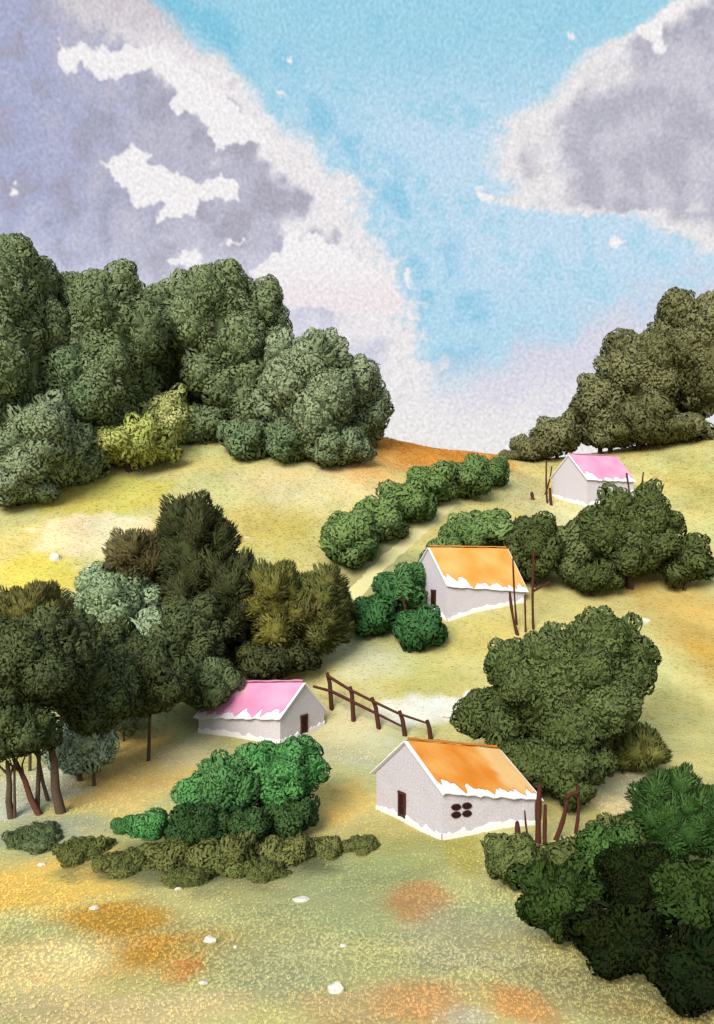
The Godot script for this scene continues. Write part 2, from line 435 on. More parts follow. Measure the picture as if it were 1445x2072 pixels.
func washes():
	wash(-25.81, 109.26, 8.55, 7.18, Color8(163, 164, 96), 0.5, 0.9)
	wash(-22.53, 115.21, 3.83, 7.76, Color8(192, 190, 132), 0.3, 0.9)
	wash(-29.53, 95.92, 9.89, 4.51, Color8(198, 184, 78), 0.18, 0.9)
	wash(-8.15, 90.79, 6.02, 6, Color8(184, 163, 72), 0.8, 0.85)
	wash(-5.66, 99.89, 11.03, 6.54, Color8(212, 194, 140), 0.7, 0.8)
	wash(8.86, 114.69, 10.95, 9.19, Color8(206, 148, 62), 0.3, 1.0)
	wash(1.02, 105.18, 5.24, 5.62, Color8(216, 168, 94), 0.6, 0.8)
	wash(11.8, 118.38, 9.97, 9.21, Color8(208, 140, 46), 0.3, 1.0)
	wash(-31.24, 84.05, 5.57, 5.87, Color8(216, 198, 112), 0.4, 0.8)
	wash(-29.57, 80.43, 4.46, 4.49, Color8(206, 192, 66), 0.4, 0.8)
	wash(-25.6, 88.05, 6.86, 4.19, Color8(226, 208, 164), 0.2, 0.85)
	wash(2.24, 85.11, 5.19, 7.76, Color8(150, 152, 98), 0.5, 0.8)
	wash(20.02, 107.5, 5.34, 10.72, Color8(186, 176, 116), 0.5, 0.9)
	wash(26.46, 102.17, 7.36, 4.48, Color8(206, 196, 142), 0.4, 0.9)
	wash(41.56, 105.58, 4.84, 11.2, Color8(186, 168, 82), 0.5, 0.8)
	wash(29.26, 78.69, 5.61, 11.3, Color8(200, 168, 84), 0.7, 0.85)
	wash(28.46, 72.3, 2.4, 5.64, Color8(192, 148, 50), 0.9, 0.8)
	wash(22.75, 64.7, 3.99, 4.82, Color8(170, 160, 92), 0.6, 0.85)
	wash(10.77, 75.24, 5.86, 3.74, Color8(194, 178, 92), 0.6, 0.85)
	wash(4.89, 69.17, 4.99, 4.22, Color8(190, 180, 96), 0.6, 0.85)
	wash(0.7, 71.99, 4, 2.85, Color8(202, 196, 152), 0.6, 0.8)
	wash(-0.26, 61.61, 4.21, 6.98, Color8(206, 196, 148), 0.5, 0.9)
	wash(5.76, 65.67, 4.76, 1.92, Color8(226, 220, 206), 0.3, 0.9)
	wash(-0.64, 50.44, 1.98, 3.99, Color8(228, 194, 104), 0.4, 0.9)
	wash(-13.44, 55.49, 4.35, 7.77, Color8(224, 190, 106), 0.35, 0.95)
	wash(-11.23, 59.31, 1.97, 3.99, Color8(216, 196, 142), 0.4, 0.8)
	wash(-18.97, 52.24, 2.86, 5.44, Color8(202, 206, 182), 0.4, 0.9)
	wash(-15.58, 45.27, 3.5, 2.79, Color8(164, 168, 134), 0.6, 0.9)
	wash(-13.41, 38.9, 4.45, 5.68, Color8(238, 192, 82), 0.5, 0.95)
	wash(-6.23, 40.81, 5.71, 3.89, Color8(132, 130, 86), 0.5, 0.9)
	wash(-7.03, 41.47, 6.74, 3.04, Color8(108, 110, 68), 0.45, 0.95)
	wash(0.87, 40.93, 3.46, 3.91, Color8(150, 152, 94), 0.6, 0.8)
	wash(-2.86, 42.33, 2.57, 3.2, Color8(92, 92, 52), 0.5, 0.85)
	wash(-9.11, 33.24, 2.4, 3.37, Color8(206, 146, 40), 0.5, 0.9)
	wash(-6.33, 29.53, 2.36, 4.87, Color8(212, 144, 30), 0.7, 0.85)
	wash(-5.03, 26.85, 0.36, 1.99, Color8(222, 120, 40), 0.8, 0.8)
	wash(-9.24, 27.03, 2.48, 3.63, Color8(240, 212, 138), 0.7, 0.85)
	wash(-1.39, 33.85, 5.17, 7.97, Color8(170, 170, 110), 0.6, 0.85)
	wash(-2.43, 27.64, 2.24, 4.99, Color8(182, 176, 120), 0.6, 0.8)
	wash(2.72, 35.59, 1.59, 3.7, Color8(206, 144, 80), 0.5, 0.85)
	wash(2.56, 42.8, 3.33, 3.55, Color8(164, 163, 94), 0.5, 0.8)
	wash(5.2, 42.86, 1.2, 3.46, Color8(178, 163, 68), 0.5, 0.8)
	wash(3.77, 29.54, 2.65, 5.63, Color8(176, 170, 126), 0.6, 0.8)
	wash(0.99, 23.07, 2.81, 2.22, Color8(196, 164, 106), 0.5, 0.8)
	wash(1.66, 23.48, 1.3, 1.89, Color8(206, 150, 86), 0.6, 0.7)
	wash(4.25, 22.84, 1.01, 1.67, Color8(210, 140, 70), 0.5, 0.8)
	wash(2.75, 21.71, 0.73, 0.8, Color8(182, 176, 156), 0.6, 0.7)
	wash(-6.22, 23.19, 3.74, 1.62, Color8(216, 190, 130), 0.5, 0.85)
	wash(5.96, 25.29, 2.23, 3.16, Color8(164, 150, 96), 0.6, 0.8)
	wash(7.69, 22.8, 2.03, 2.05, Color8(176, 150, 82), 0.6, 0.8)
	wash(15.25, 51.74, 4.63, 4.02, Color8(216, 200, 150), 0.3, 0.9)

func ground_colour(x: float, d: float) -> Color:
	return gcol[clampi(gd.bsearch(d), 0, gd.size() - 1) * cells_x + clampi(gx.bsearch(x), 0, cells_x - 1)]

var keep_clear = []   # house plans, where no grass grows

func make_grass():
	var st = SurfaceTool.new(); st.begin(Mesh.PRIMITIVE_TRIANGLES)
	var r = RandomNumberGenerator.new(); r.seed = 99
	for k in 7:
		var a = TAU * k / 7.0 + r.randf_range(-0.3, 0.3); var dir = Vector3(cos(a), 0, sin(a)); var side = Vector3(-sin(a), 0, cos(a))
		var len = r.randf_range(0.6, 1.0); var root = dir * 0.12
		var mid = root + dir * 0.28 * len + Vector3.UP * 0.62 * len; var tip = root + dir * 0.75 * len + Vector3.UP * 0.86 * len
		tri(st, root - side * 0.07, root + side * 0.07, mid + side * 0.05, Vector3.UP); tri(st, root - side * 0.07, mid + side * 0.05, mid - side * 0.05, Vector3.UP)
		tri(st, mid - side * 0.05, mid + side * 0.05, tip, Vector3.UP)
	st.set_smooth_group(-1)
	var tuft = done(st)
	var mm = MultiMesh.new(); mm.transform_format = MultiMesh.TRANSFORM_3D; mm.use_colors = true; mm.mesh = tuft
	var count = 170000
	mm.instance_count = count
	for i in count:
		var d = 17.0 + 112.0 * pow(r.randf(), 1.15)
		var x = r.randf_range(-0.52, 0.52) * d + r.randf_range(-2, 2)
		if x > -5.0 and x < 14.0 and d > 76.0 and d < 103.0 and path_points.any(func(q): return q.distance_squared_to(Vector2(x, d)) < 1.3): continue
		var size = (0.075 + 0.0014 * d) * r.randf_range(0.6, 1.35)
		var b = Basis(Vector3.UP, r.randf() * TAU).scaled(Vector3(size, size * r.randf_range(0.45, 0.85), size))
		mm.set_instance_transform(i, Transform3D(b, Vector3(x, height(x, -d) - 0.02, -d)))
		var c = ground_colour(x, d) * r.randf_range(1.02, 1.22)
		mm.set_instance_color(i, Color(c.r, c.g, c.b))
	var o = MultiMeshInstance3D.new(); o.name = "grass"; o.multimesh = mm
	var m = StandardMaterial3D.new(); m.vertex_color_use_as_albedo = true; m.roughness = 0.95; m.metallic_specular = 0.1; m.backlight_enabled = true; m.backlight = Color(0.4, 0.4, 0.4)
	o.material_override = m; add_child(o)
	tag(o, "short dry grass in straw, ochre and olive covering the whole hillside", "grass", "", "stuff")

var path_points = []

func make_path():
	var line = [Vector3(-1.44, 11.33, -79.38), Vector3(-0.02, 12.7, -81.9), Vector3(2.02, 14.58, -85.38), Vector3(4.45, 16.42, -89.14), Vector3(7.02, 18.45, -93), Vector3(9.89, 20.54, -97.26), Vector3(11.68, 21.8, -101)]
	var c = Curve3D.new()
	for p in line: c.add_point(p)
	var st = SurfaceTool.new(); st.begin(Mesh.PRIMITIVE_TRIANGLES); st.set_smooth_group(1)
	var n = 70; var rows = []
	for i in n + 1:
		var p = c.sample_baked(c.get_baked_length() * i / n)
		path_points.append(Vector2(p.x, -p.z))
		var q = c.sample_baked(minf(c.get_baked_length() * i / n + 0.3, c.get_baked_length()))
		if i == n: q = p; p = c.sample_baked(c.get_baked_length() - 0.3)
		var side = Vector3(-(q - p).z, 0, (q - p).x).normalized()
		if i == n: p = q
		var row = []
		for k in 5:
			var off = (k - 2) * 0.42 * (1.0 + 0.35 * wob.get_noise_1d(i * 1.7 + k * 0.2))
			var s = p + side * off
			row.append(Vector3(s.x, height(s.x, s.z) + (0.05 if k in [1, 2, 3] else -0.03), s.z))
		rows.append(row)
	for i in n:
		for k in 4: quad(st, rows[i][k], rows[i][k + 1], rows[i + 1][k + 1], rows[i + 1][k], Vector3.UP)
	var o = part("path", done(st), surface(Color8(222, 212, 156), 0.95, grain, 0.8, grain, 5.0), self)
	tag(o, "pale straw footpath climbing between two hedges", "", "", "structure")

# ================================================================ cottages
func v3(p: Vector2, y: float) -> Vector3:
	return Vector3(p.x, y, p.y)

# near: the corner shared by the gable end and the long wall; gable: far end of the gable wall; end: far end of the long wall
func cottage(label: String, near: Vector2, gable: Vector2, end: Vector2, base: float, eave: float, eave_gable: float, eave_end: float, ridge: float, ridge_end: float, roof_a: Color, roof_b: Color, notch: Array, pale_end: float) -> Dictionary:
	var back = gable + end - near
	var mid = (near + gable + end + back) / 4.0
	var at = v3(mid, base)
	var o = thing("cottage", label, "house", at, "white cottages on the hillside")
	var eb = eave_gable + eave_end - eave
	var P = {"n": near - mid, "g": gable - mid, "e": end - mid, "b": back - mid}
	var n0 = v3(P.n, 0); var g0 = v3(P.g, 0); var e0 = v3(P.e, 0); var b0 = v3(P.b, 0)
	var n1 = v3(P.n, eave - base); var g1 = v3(P.g, eave_gable - base); var e1 = v3(P.e, eave_end - base); var b1 = v3(P.b, eb - base)
	var ra = v3((P.n + P.g) / 2.0, ridge - base); var re = v3((P.e + P.b) / 2.0, ridge_end - base)
	var long_out = v3(P.n - P.g, 0).normalized(); var gable_out = v3(P.n - P.e, 0).normalized()
	long_out = (long_out - gable_out * 0.0).normalized()
	# walls: four part, each lightly uneven as hand laid plaster is
	var st = new_st(); wall_face(st, n0, e0, n1, e1, long_out)
	var long_wall = part("wall", done(st), wall_mat, o)
	st = new_st(); wall_face(st, g0, b0, g1, b1, -long_out); part("wall", done(st), wall_mat, o)
	for gbl in [[n0, g0, n1, g1, ra, gable_out], [e0, b0, e1, b1, re, -gable_out]]:
		st = new_st(); wall_face(st, gbl[0], gbl[1], gbl[2], gbl[3], gbl[5])
		tri(st, gbl[2], gbl[3], gbl[4], gbl[5])
		part("gable_wall", done(st), wall_mat, o)
	# plinth: a low white band standing proud of the walls, uneven along its top
	st = new_st()
	for w in [[n0, e0, long_out], [n0, g0, gable_out]]:
		var steps = 26; var prev = []
		for i in steps + 1:
			var q: Vector3 = w[0].lerp(w[1], float(i) / steps)
			var wp = q + at
			var lift = maxf(height(wp.x, wp.z) - base, 0.0) + 0.28 + 0.3 * wob.get_noise_2d(i * 3.1 + at.x, 7.0)
			var row = [q + w[2] * 0.05, q + w[2] * 0.05 + Vector3.UP * lift, q - w[2] * 0.02 + Vector3.UP * (lift + 0.04)]
			if prev:
				quad(st, prev[0], row[0], row[1], prev[1], w[2]); quad(st, prev[1], row[1], row[2], prev[2], Vector3.UP)
			prev = row
	part("plinth", done(st), white_mat, o)
	# roof: a whitewashed deck on both slopes, the coloured covering on top of it with a torn lower edge
	var along = (re - ra).normalized()
	st = new_st()
	for sl in [[n1, e1], [g1, b1]]:
		deck(st, ra - along * 0.22, re + along * 0.22, sl[0] - along * 0.22, sl[1] + along * 0.22, 0.32, 0.02, 0.10)
	var dk = part("roof_deck", done(st), white_mat, o)
	st = new_st(); covering(st, ra, re, n1, e1, along, roof_a, roof_b, notch, pale_end, 5)
	var cov = part("roof", done(st), roof_mat, o)
	st = new_st(); covering(st, ra, re, g1, b1, along, roof_a, roof_b, [], pale_end, 6)
	part("roof", done(st), roof_mat, o)
	st = new_st()
	var pts = []; var rad = []
	for i in 13:
		pts.append(ra.lerp(re, i / 12.0) + Vector3.UP * (0.24 + 0.02 * sin(i * 2.1))); rad.append(0.065 + 0.015 * sin(i * 1.7))
	tube(st, pts, rad, 8)
	part("ridge_cap", done(st), surface(roof_a.lerp(roof_b, 0.3) * 0.9, 0.9, grain, 0.7, grain, 4.0), o)
	keep_clear.append([near, gable, end])
	return {"o": o, "at": at, "n0": n0, "g0": g0, "e0": e0, "long_out": long_out, "gable_out": gable_out, "base": base, "ra": ra, "re": re, "n1": n1, "g1": g1, "e1": e1}

func wall_face(st: SurfaceTool, a0: Vector3, b0: Vector3, a1: Vector3, b1: Vector3, out_dir: Vector3):
	var nu = 14; var nv = 7; var P = []
	for j in nv + 1:
		var row = []
		for i in nu + 1:
			var p = a0.lerp(b0, float(i) / nu).lerp(a1.lerp(b1, float(i) / nu), float(j) / nv)
			if i > 0 and i < nu and j > 0 and j < nv: p += out_dir * 0.05 * wob.get_noise_2d(i * 4.0 + a0.x * 9.0, j * 4.0 + a0.z)
			row.append(p)
		P.append(row)
	st.set_smooth_group(2)
	for j in nv:
		for i in nu: quad(st, P[j][i], P[j][i + 1], P[j + 1][i + 1], P[j + 1][i], out_dir)
	st.set_smooth_group(-1)

func deck(st: SurfaceTool, ra: Vector3, re: Vector3, ea: Vector3, ee: Vector3, over: float, low: float, high: float):
	var down = (ea - ra).normalized(); var nrm = (re - ra).cross(down).normalized()
	if nrm.y < 0.0: nrm = -nrm
	var nu = 24; var prev = []
	for i in nu + 1:
		var u = float(i) / nu
		var top = ra.lerp(re, u); var foot = ea.lerp(ee, u)
		foot += (foot - top).normalized() * (over + 0.16 * wob.get_noise_2d(u * 50.0 + ra.x * 13.0, ea.z * 7.0))
		if i == 0 or i == nu: foot += (re - ra).normalized() * 0.1 * wob.get_noise_1d(ea.x * 9.0 + i)
		var row = [top + nrm * low, top + nrm * high, foot + nrm * high, foot + nrm * (low + 0.02)]
		if prev:
			for k in 4: quad(st, prev[k], row[k], row[(k + 1) % 4], prev[(k + 1) % 4], [(ra - ea), nrm, (ea - ra), -nrm][k])
		if i == 0 or i == nu: quad(st, row[0], row[1], row[2], row[3], (ra - re) if i == 0 else (re - ra))
		prev = row

func covering(st: SurfaceTool, ra: Vector3, re: Vector3, ea: Vector3, ee: Vector3, along: Vector3, col_a: Color, col_b: Color, notch: Array, pale_end: float, sd: int):
	var nu = 46; var nv = 8; var top = []; var bot = []; var cols = []
	var down = (ea - ra).normalized(); var nrm = along.cross(down).normalized()
	if nrm.y < 0.0: nrm = -nrm
	var la = lin(col_a); var lb = lin(col_b); var pale = lin(Color8(226, 190, 132))
	for i in nu + 1:
		var u = float(i) / nu
		var vmax = 0.95 + 0.24 * wob.get_noise_2d(u * 60.0 + sd * 31.0, sd * 5.0)
		for k in notch:
			vmax -= k[2] * maxf(0.0, 1.0 - absf(u - k[0]) / k[1])
		vmax = clampf(vmax, 0.4, 1.1)
		var lift = 0.105; var t = []; var bb = []; var cc = []
		for j in nv + 1:
			var v = vmax * j / nv
			var p = (ra - along * 0.02).lerp(re + along * 0.1, u).lerp((ea - along * 0.02).lerp(ee + along * 0.1, u), v)
			t.append(p + nrm * (lift + 0.06 + 0.025 * wob.get_noise_2d(u * 40.0, v * 20.0 + sd))); bb.append(p + nrm * lift)
			var m = 0.5 + 1.1 * wob.get_noise_2d(u * 14.0 + sd * 9.0, v * 9.0) + 0.35 * (0.5 - v)
			var c = la.lerp(lb, clampf(1.0 - m, 0.0, 1.0))
			if pale_end > 0.0: c = c.lerp(pale, 0.8 * smoothstep(pale_end - 0.03, pale_end + 0.05, u + 0.1 * wob.get_noise_1d(v * 20.0)))
			cc.append(c)
		top.append(t); bot.append(bb); cols.append(cc)
	st.set_smooth_group(3)
	for i in nu:
		for j in nv:
			tri(st, top[i][j], top[i + 1][j], top[i + 1][j + 1], nrm, cols[i][j], cols[i + 1][j], cols[i + 1][j + 1])
			tri(st, top[i][j], top[i + 1][j + 1], top[i][j + 1], nrm, cols[i][j], cols[i + 1][j + 1], cols[i][j + 1])
	st.set_smooth_group(-1)
	for i in nu: quad(st, top[i][nv], top[i + 1][nv], bot[i + 1][nv], bot[i][nv], ea - ra, la)
	for e in [0, nu]:
		for j in nv: quad(st, top[e][j], top[e][j + 1], bot[e][j + 1], bot[e][j], -along if e == 0 else along, la)

# a leaf of dark planks in a frame, on a wall running from a to b, between the shares u0 and u1 of its length
func door(h: Dictionary, a: Vector3, b: Vector3, out_dir: Vector3, u: float, w: float, tall: float):
	var dir = (b - a).normalized(); var c = a.lerp(b, u)
	var wp = c + h.at; var sill = maxf(height(wp.x, wp.z) - h.base, 0.0) + 0.22
	var perp = dir.cross(Vector3.UP).normalized()
	if perp.dot(out_dir) < 0.0: perp = -perp
	var d = Node3D.new(); d.name = "door"; d.position = c + Vector3.UP * sill; h.o.add_child(d, true)
	var planks = 4
	for k in planks:
		var st = new_st()
		var x0 = -w / 2 + w * k / planks + 0.006; var x1 = -w / 2 + w * (k + 1) / planks - 0.006
		block(st, dir, perp, x0, x1, 0.0, tall * (1.0 - 0.02 * absf(k - 1.5)), -0.05, 0.05 + 0.006 * (k % 2))
		part("plank", done(st), dark_mat, d)
	for s in [-1, 1]:
		var st = new_st(); block(st, dir, perp, s * (w / 2 + 0.05) - 0.05, s * (w / 2 + 0.05) + 0.05, 0.0, tall + 0.02, -0.05, 0.09)
		part("frame", done(st), wood_mat, d)
	var st2 = new_st(); block(st2, dir, perp, -w / 2 - 0.12, w / 2 + 0.12, tall + 0.02, tall + 0.14, -0.05, 0.095)
	part("lintel", done(st2), wood_mat, d)
	st2 = new_st(); block(st2, dir, perp, w / 2 - 0.12, w / 2 - 0.07, tall * 0.48, tall * 0.56, 0.05, 0.1)
	part("handle", done(st2), surface(Color8(60, 55, 50), 0.5, null, 1.0), d)

func block(st: SurfaceTool, dir: Vector3, perp: Vector3, x0: float, x1: float, y0: float, y1: float, z0: float, z1: float):
	var q = func(x, y, z): return dir * x + Vector3.UP * y + perp * z
	hexa(st, [q.call(x0, y0, z0), q.call(x1, y0, z0), q.call(x1, y0, z1), q.call(x0, y0, z1)], [q.call(x0, y1, z0), q.call(x1, y1, z0), q.call(x1, y1, z1), q.call(x0, y1, z1)])

# four small dark oval panes set two by two in the plaster
func window(h: Dictionary, a: Vector3, b: Vector3, out_dir: Vector3, u: float, y: float, pw: float, ph: float, gap_x: float, gap_y: float):
	var dir = (b - a).normalized(); var perp = dir.cross(Vector3.UP).normalized()
	if perp.dot(out_dir) < 0.0: perp = -perp
	var d = Node3D.new(); d.name = "window"; d.position = a.lerp(b, u) + Vector3.UP * y; h.o.add_child(d, true)
	var glass = surface(Color8(44, 26, 24), 0.25, null, 1.0)
	for sx in [-0.5, 0.5]:
		for sy in [-0.5, 0.5]:
			var c = dir * sx * gap_x + Vector3.UP * sy * gap_y
			for rim in [true, false]:
				var st = new_st(); var n = 18
				var ro = 1.0 if not rim else 1.16
				for k in n:
					var a0 = TAU * k / n; var a1 = TAU * (k + 1) / n
					var p0 = c + (dir * cos(a0) * pw / 2 + Vector3.UP * sin(a0) * ph / 2) * ro; var p1 = c + (dir * cos(a1) * pw / 2 + Vector3.UP * sin(a1) * ph / 2) * ro
					var f = perp * (0.07 if rim else 0.085); var bk = perp * -0.03
					if not rim: tri(st, c + f, p0 + f, p1 + f, perp)
					else:
						var i0 = c + (p0 - c) / ro; var i1 = c + (p1 - c) / ro
						quad(st, p0 + f, p1 + f, i1 + f, i0 + f, perp)
					quad(st, p0 + f, p1 + f, p1 + bk, p0 + bk, p0 - c)
				part("frame" if rim else "pane", done(st), wood_mat if rim else glass, d)

func cottages():
	var orange = Color8(214, 128, 44); var amber = Color8(226, 162, 84)
	var pink = Color8(232, 146, 182); var rose = Color8(228, 146, 184)
	var h = cottage("front white cottage with a torn edged orange roof and a four pane window", Vector2(4.28, -44.54), Vector2(1.08, -49.28), Vector2(9.25, -46.15), 3.14, 6, 5.53, 5.2, 7.79, 6.93, orange, amber, [[0.30, 0.06, 0.26], [0.1, 0.12, 0.1], [0.75, 0.1, 0.05]], 0.72)
	door(h, h.g0, h.n0, h.gable_out, 0.42, 0.42, 1.2)
	window(h, h.n0, h.e0, h.long_out, 0.2, 1.78, 0.46, 0.28, 0.6, 0.39)
	h = cottage("white cottage with a bright pink roof above the green garden bushes", Vector2(-5.21, -60.16), Vector2(-2.37, -64.07), Vector2(-11.22, -62.84), 3.89, 6.12, 5.76, 5.57, 7.95, 7.37, pink, Color8(238, 168, 196), [[0.1, 0.05, 0.12], [0.26, 0.04, 0.24], [0.45, 0.05, 0.2]], 0.0)
	door(h, h.g0, h.n0, h.gable_out, 0.48, 0.55, 1.15)
	h = cottage("white cottage with a light orange roof halfway up beside the hedges", Vector2(7.9, -77.71), Vector2(5.19, -82.05), Vector2(15.27, -80.69), 10.04, 13.68, 14, 12.94, 16.71, 16.48, Color8(240, 156, 72), Color8(248, 184, 110), [[0.22, 0.07, 0.3], [0.05, 0.1, 0.15], [0.5, 0.08, 0.06]], 0.0)
	door(h, h.g0, h.n0, h.gable_out, 0.62, 0.5, 1.5)
	h = cottage("small far white cottage with a pink roof just under the right ridge", Vector2(26.67, -102.8), Vector2(23.54, -106.8), Vector2(33.02, -105.89), 20.28, 23.9, 24.15, 23.78, 26.66, 26.61, rose, Color8(238, 172, 200), [[0.1, 0.15, 0.2], [0.9, 0.1, 0.1]], 0.0)
	# a low whitewashed yard wall runs on from the far cottage
	var a = Vector3(31.58, 22.9, -102); var b = Vector3(33.19, 23.4, -100)
	var st = new_st(); var prev = []
	var wd = (b - a); wd.y = 0; var perp = wd.cross(Vector3.UP).normalized() * 0.2
	var o = thing("yard_wall", "low rounded whitewashed wall at the right end of the far pink house", "wall", Vector3(a.x, height(a.x, a.z), a.z))
	for i in 13:
		var u = i / 12.0; var p = a.lerp(b, u); var g = height(p.x, p.z)
		var t = g + 1.9 - 0.9 * u * u + 0.08 * sin(i * 2.3)
		var q = [Vector3(p.x, g - 0.4, p.z) - perp, Vector3(p.x, t, p.z) - perp * 0.7, Vector3(p.x, t + 0.1, p.z), Vector3(p.x, t, p.z) + perp * 0.7, Vector3(p.x, g - 0.4, p.z) + perp]
		for k in 5: q[k] -= o.position
		if prev:
			for k in 4: quad(st, prev[k], q[k], q[k + 1], prev[k + 1], -perp if k < 2 else perp)
		else: tri(st, q[0], q[1], q[4], -wd); tri(st, q[1], q[3], q[4], -wd); tri(st, q[1], q[2], q[3], -wd)
		if i == 12: tri(st, q[0], q[1], q[4], wd); tri(st, q[1], q[3], q[4], wd); tri(st, q[1], q[2], q[3], wd)
		prev = q
	part("masonry", done(st), white_mat, o)

# ================================================================ fences and posts
func stake(called: String, label: String, group: String, foot: Vector3, top: Vector3, r: float, bend = 0.0):
	var f = Vector3(foot.x, height(foot.x, foot.z), foot.z)
	var o = thing(called, label, "post", f, group)
	var t = top - f; var pts = []; var rad = []
	var side = t.cross(Vector3.FORWARD).normalized()
	for i in 7:
		var u = i / 6.0
		pts.append(t * (u * 1.08 - 0.08) + side * bend * sin(u * PI)); rad.append(r * (1.0 - 0.3 * u + 0.12 * sin(u * 9.0 + f.x)))
	var st = new_st(); tube(st, pts, rad, 7)
	part("shaft", done(st), wood_mat, o)
	st = new_st(); tube(st, [pts[6] - t.normalized() * 0.02, pts[6] + t.normalized() * 0.06], [rad[6] * 0.98, rad[6] * 0.55], 7)
	part("cut_top", done(st), dark_mat, o)

func fences():
	# the two-rail fence climbing from the pink house
	var tops = [Vector3(-2.23, 7.94, -66), Vector3(-0.52, 7.2, -64.5), Vector3(1.04, 6.62, -63.5), Vector3(2.98, 5.89, -62.5), Vector3(4.85, 5.47, -61.5)]
	var feet = [Vector3(-1.86, 6.54, -66), Vector3(-0.23, 6.09, -64.5), Vector3(1.61, 5.38, -63.5), Vector3(3.43, 4.67, -62.5), Vector3(5.16, 4.44, -61.5)]
	var f0 = Vector3(tops[2].x, height(tops[2].x, tops[2].z), tops[2].z)
	var o = thing("rail_fence", "brown two rail wooden fence climbing the slope behind the front house", "fence", f0)
	for i in 5:
		var base = feet[i]; base.y = minf(height(base.x, base.z) - 0.25, base.y)
		var st = new_st(); tube(st, [base - f0, feet[i].lerp(tops[i], 0.5) - f0 + Vector3(0.02, 0, 0), tops[i] - f0 + Vector3(0, 0.1, 0)], [0.17, 0.15, 0.13], 7)
		part("post", done(st), wood_mat, o)
	var low = []; var high = []
	for i in 5:
		high.append(tops[i] - f0 + Vector3(0, -0.08, 0.17)); low.append(feet[i].lerp(tops[i], 0.12) - f0 + Vector3(0, 0, 0.17))
	var st3 = new_st(); tube(st3, high, [0.13, 0.11, 0.1, 0.09, 0.07], 6); part("rail", done(st3), wood_mat, o)
	var ext = Vector3(-3.28, 6.96, -66.5) - f0
	st3 = new_st(); tube(st3, [ext + Vector3(0, 0, 0.17), low[0], low[1], low[2], low[3]], [0.09, 0.12, 0.12, 0.1, 0.07], 6); part("rail", done(st3), wood_mat, o)
	# posts round the front house
	var g = "rough posts at the right end of the front house"
	stake("post", "tall thick brown post at the right end of the front house", g, Vector3(9.01, 4.09, -44), Vector3(9.08, 6.56, -44), 0.17, 0.05)
	stake("post", "leaning brown post beside the tall one, right of the front house", g, Vector3(9.96, 4.23, -44.5), Vector3(10.55, 5.57, -44.5), 0.14, -0.08)
	stake("post", "curved brown post farthest right of the front house", g, Vector3(11.19, 4.43, -45.5), Vector3(11.3, 6, -45.5), 0.1, -0.12)
	stake("post", "thin short brown stick against the front house wall", g, Vector3(8.53, 4.23, -43.8), Vector3(8.29, 5.21, -43.8), 0.06, 0.05)
	stake("post", "stubby round topped post by the front house wall", g, Vector3(7.87, 4.18, -43.4), Vector3(7.85, 4.81, -43.4), 0.16)
	stake("post", "short thick post touching the tall one of the front house", g, Vector3(9.29, 4.33, -43.8), Vector3(9.31, 5.5, -43.8), 0.12, 0.03)
	var a = Vector3(10.57, 5.45, -45); var b = Vector3(11.25, 5.66, -45.3)
	o = thing("cross_bar", "crooked wooden bar joining the leaning and the curved post", "bar", Vector3(a.x, height(a.x, a.z), a.z))
	var st4 = new_st(); tube(st4, [a - o.position, a.lerp(b, 0.5) - o.position + Vector3(0, 0.08, 0), b - o.position], [0.13, 0.1, 0.11], 7)
	part("bar", done(st4), wood_mat, o)
	# posts of the middle house
	g = "thin posts at the right end of the middle house"
	stake("post", "tallest thin post at the right end of the middle house", g, Vector3(15.24, 10.79, -76.5), Vector3(15.24, 16.59, -76.5), 0.13, 0.1)
	stake("post", "thin leaning post rising over the orange roof edge of the middle house", g, Vector3(13.88, 11.42, -77), Vector3(13.54, 15.97, -77), 0.1, 0.06)
	stake("post", "curved dark post at the right corner of the middle house wall", g, Vector3(13.7, 11, -75.5), Vector3(13.02, 13.18, -75.5), 0.15, 0.14)
	stake("post", "short slim post between the curved and the tallest one, middle house", g, Vector3(14.46, 10.94, -76), Vector3(14.38, 12.88, -76), 0.1)
	stake("post", "dark stick leaning in the bushes left of the middle house", g, Vector3(4.81, 10.85, -76), Vector3(3.92, 12.8, -76), 0.13, 0.1)
	a = Vector3(15.24, 13.18, -76.5); b = Vector3(16.82, 13.87, -77.5)
	o = thing("cross_bar", "short rail running right from the tallest post of the middle house", "bar", Vector3(a.x, height(a.x, a.z), a.z))
	st4 = new_st(); tube(st4, [a - o.position, b - o.position], [0.1, 0.08], 7); part("bar", done(st4), wood_mat, o)
	# far house
	g = "thin posts round the far pink house"
	stake("post", "taller of the two thin posts left of the far pink house", g, Vector3(22.45, 21.16, -104.5), Vector3(22.33, 26.06, -104.5), 0.13, 0.1)
	stake("post", "bent thin post left of the far pink house, second from it", g, Vector3(22.69, 23.04, -107), Vector3(23.52, 25.49, -107), 0.11, -0.1)
	stake("post", "dark knotty stump left of the far pink house", g, Vector3(22.81, 21.16, -104), Vector3(22.63, 22.78, -104), 0.2, 0.05)
	stake("post", "small dark stump farthest left of the far pink house", g, Vector3(20.8, 21.64, -105), Vector3(20.69, 22.34, -105), 0.24)
	stake("post", "curved brown stick at the right corner of the far pink house", g, Vector3(30.58, 22.55, -99.5), Vector3(30.25, 24.33, -99.5), 0.13, -0.15)
	stake("post", "brown stick on the yard wall end of the far pink house", g, Vector3(31.53, 22.54, -99), Vector3(31.97, 24.41, -99), 0.1, 0.06)

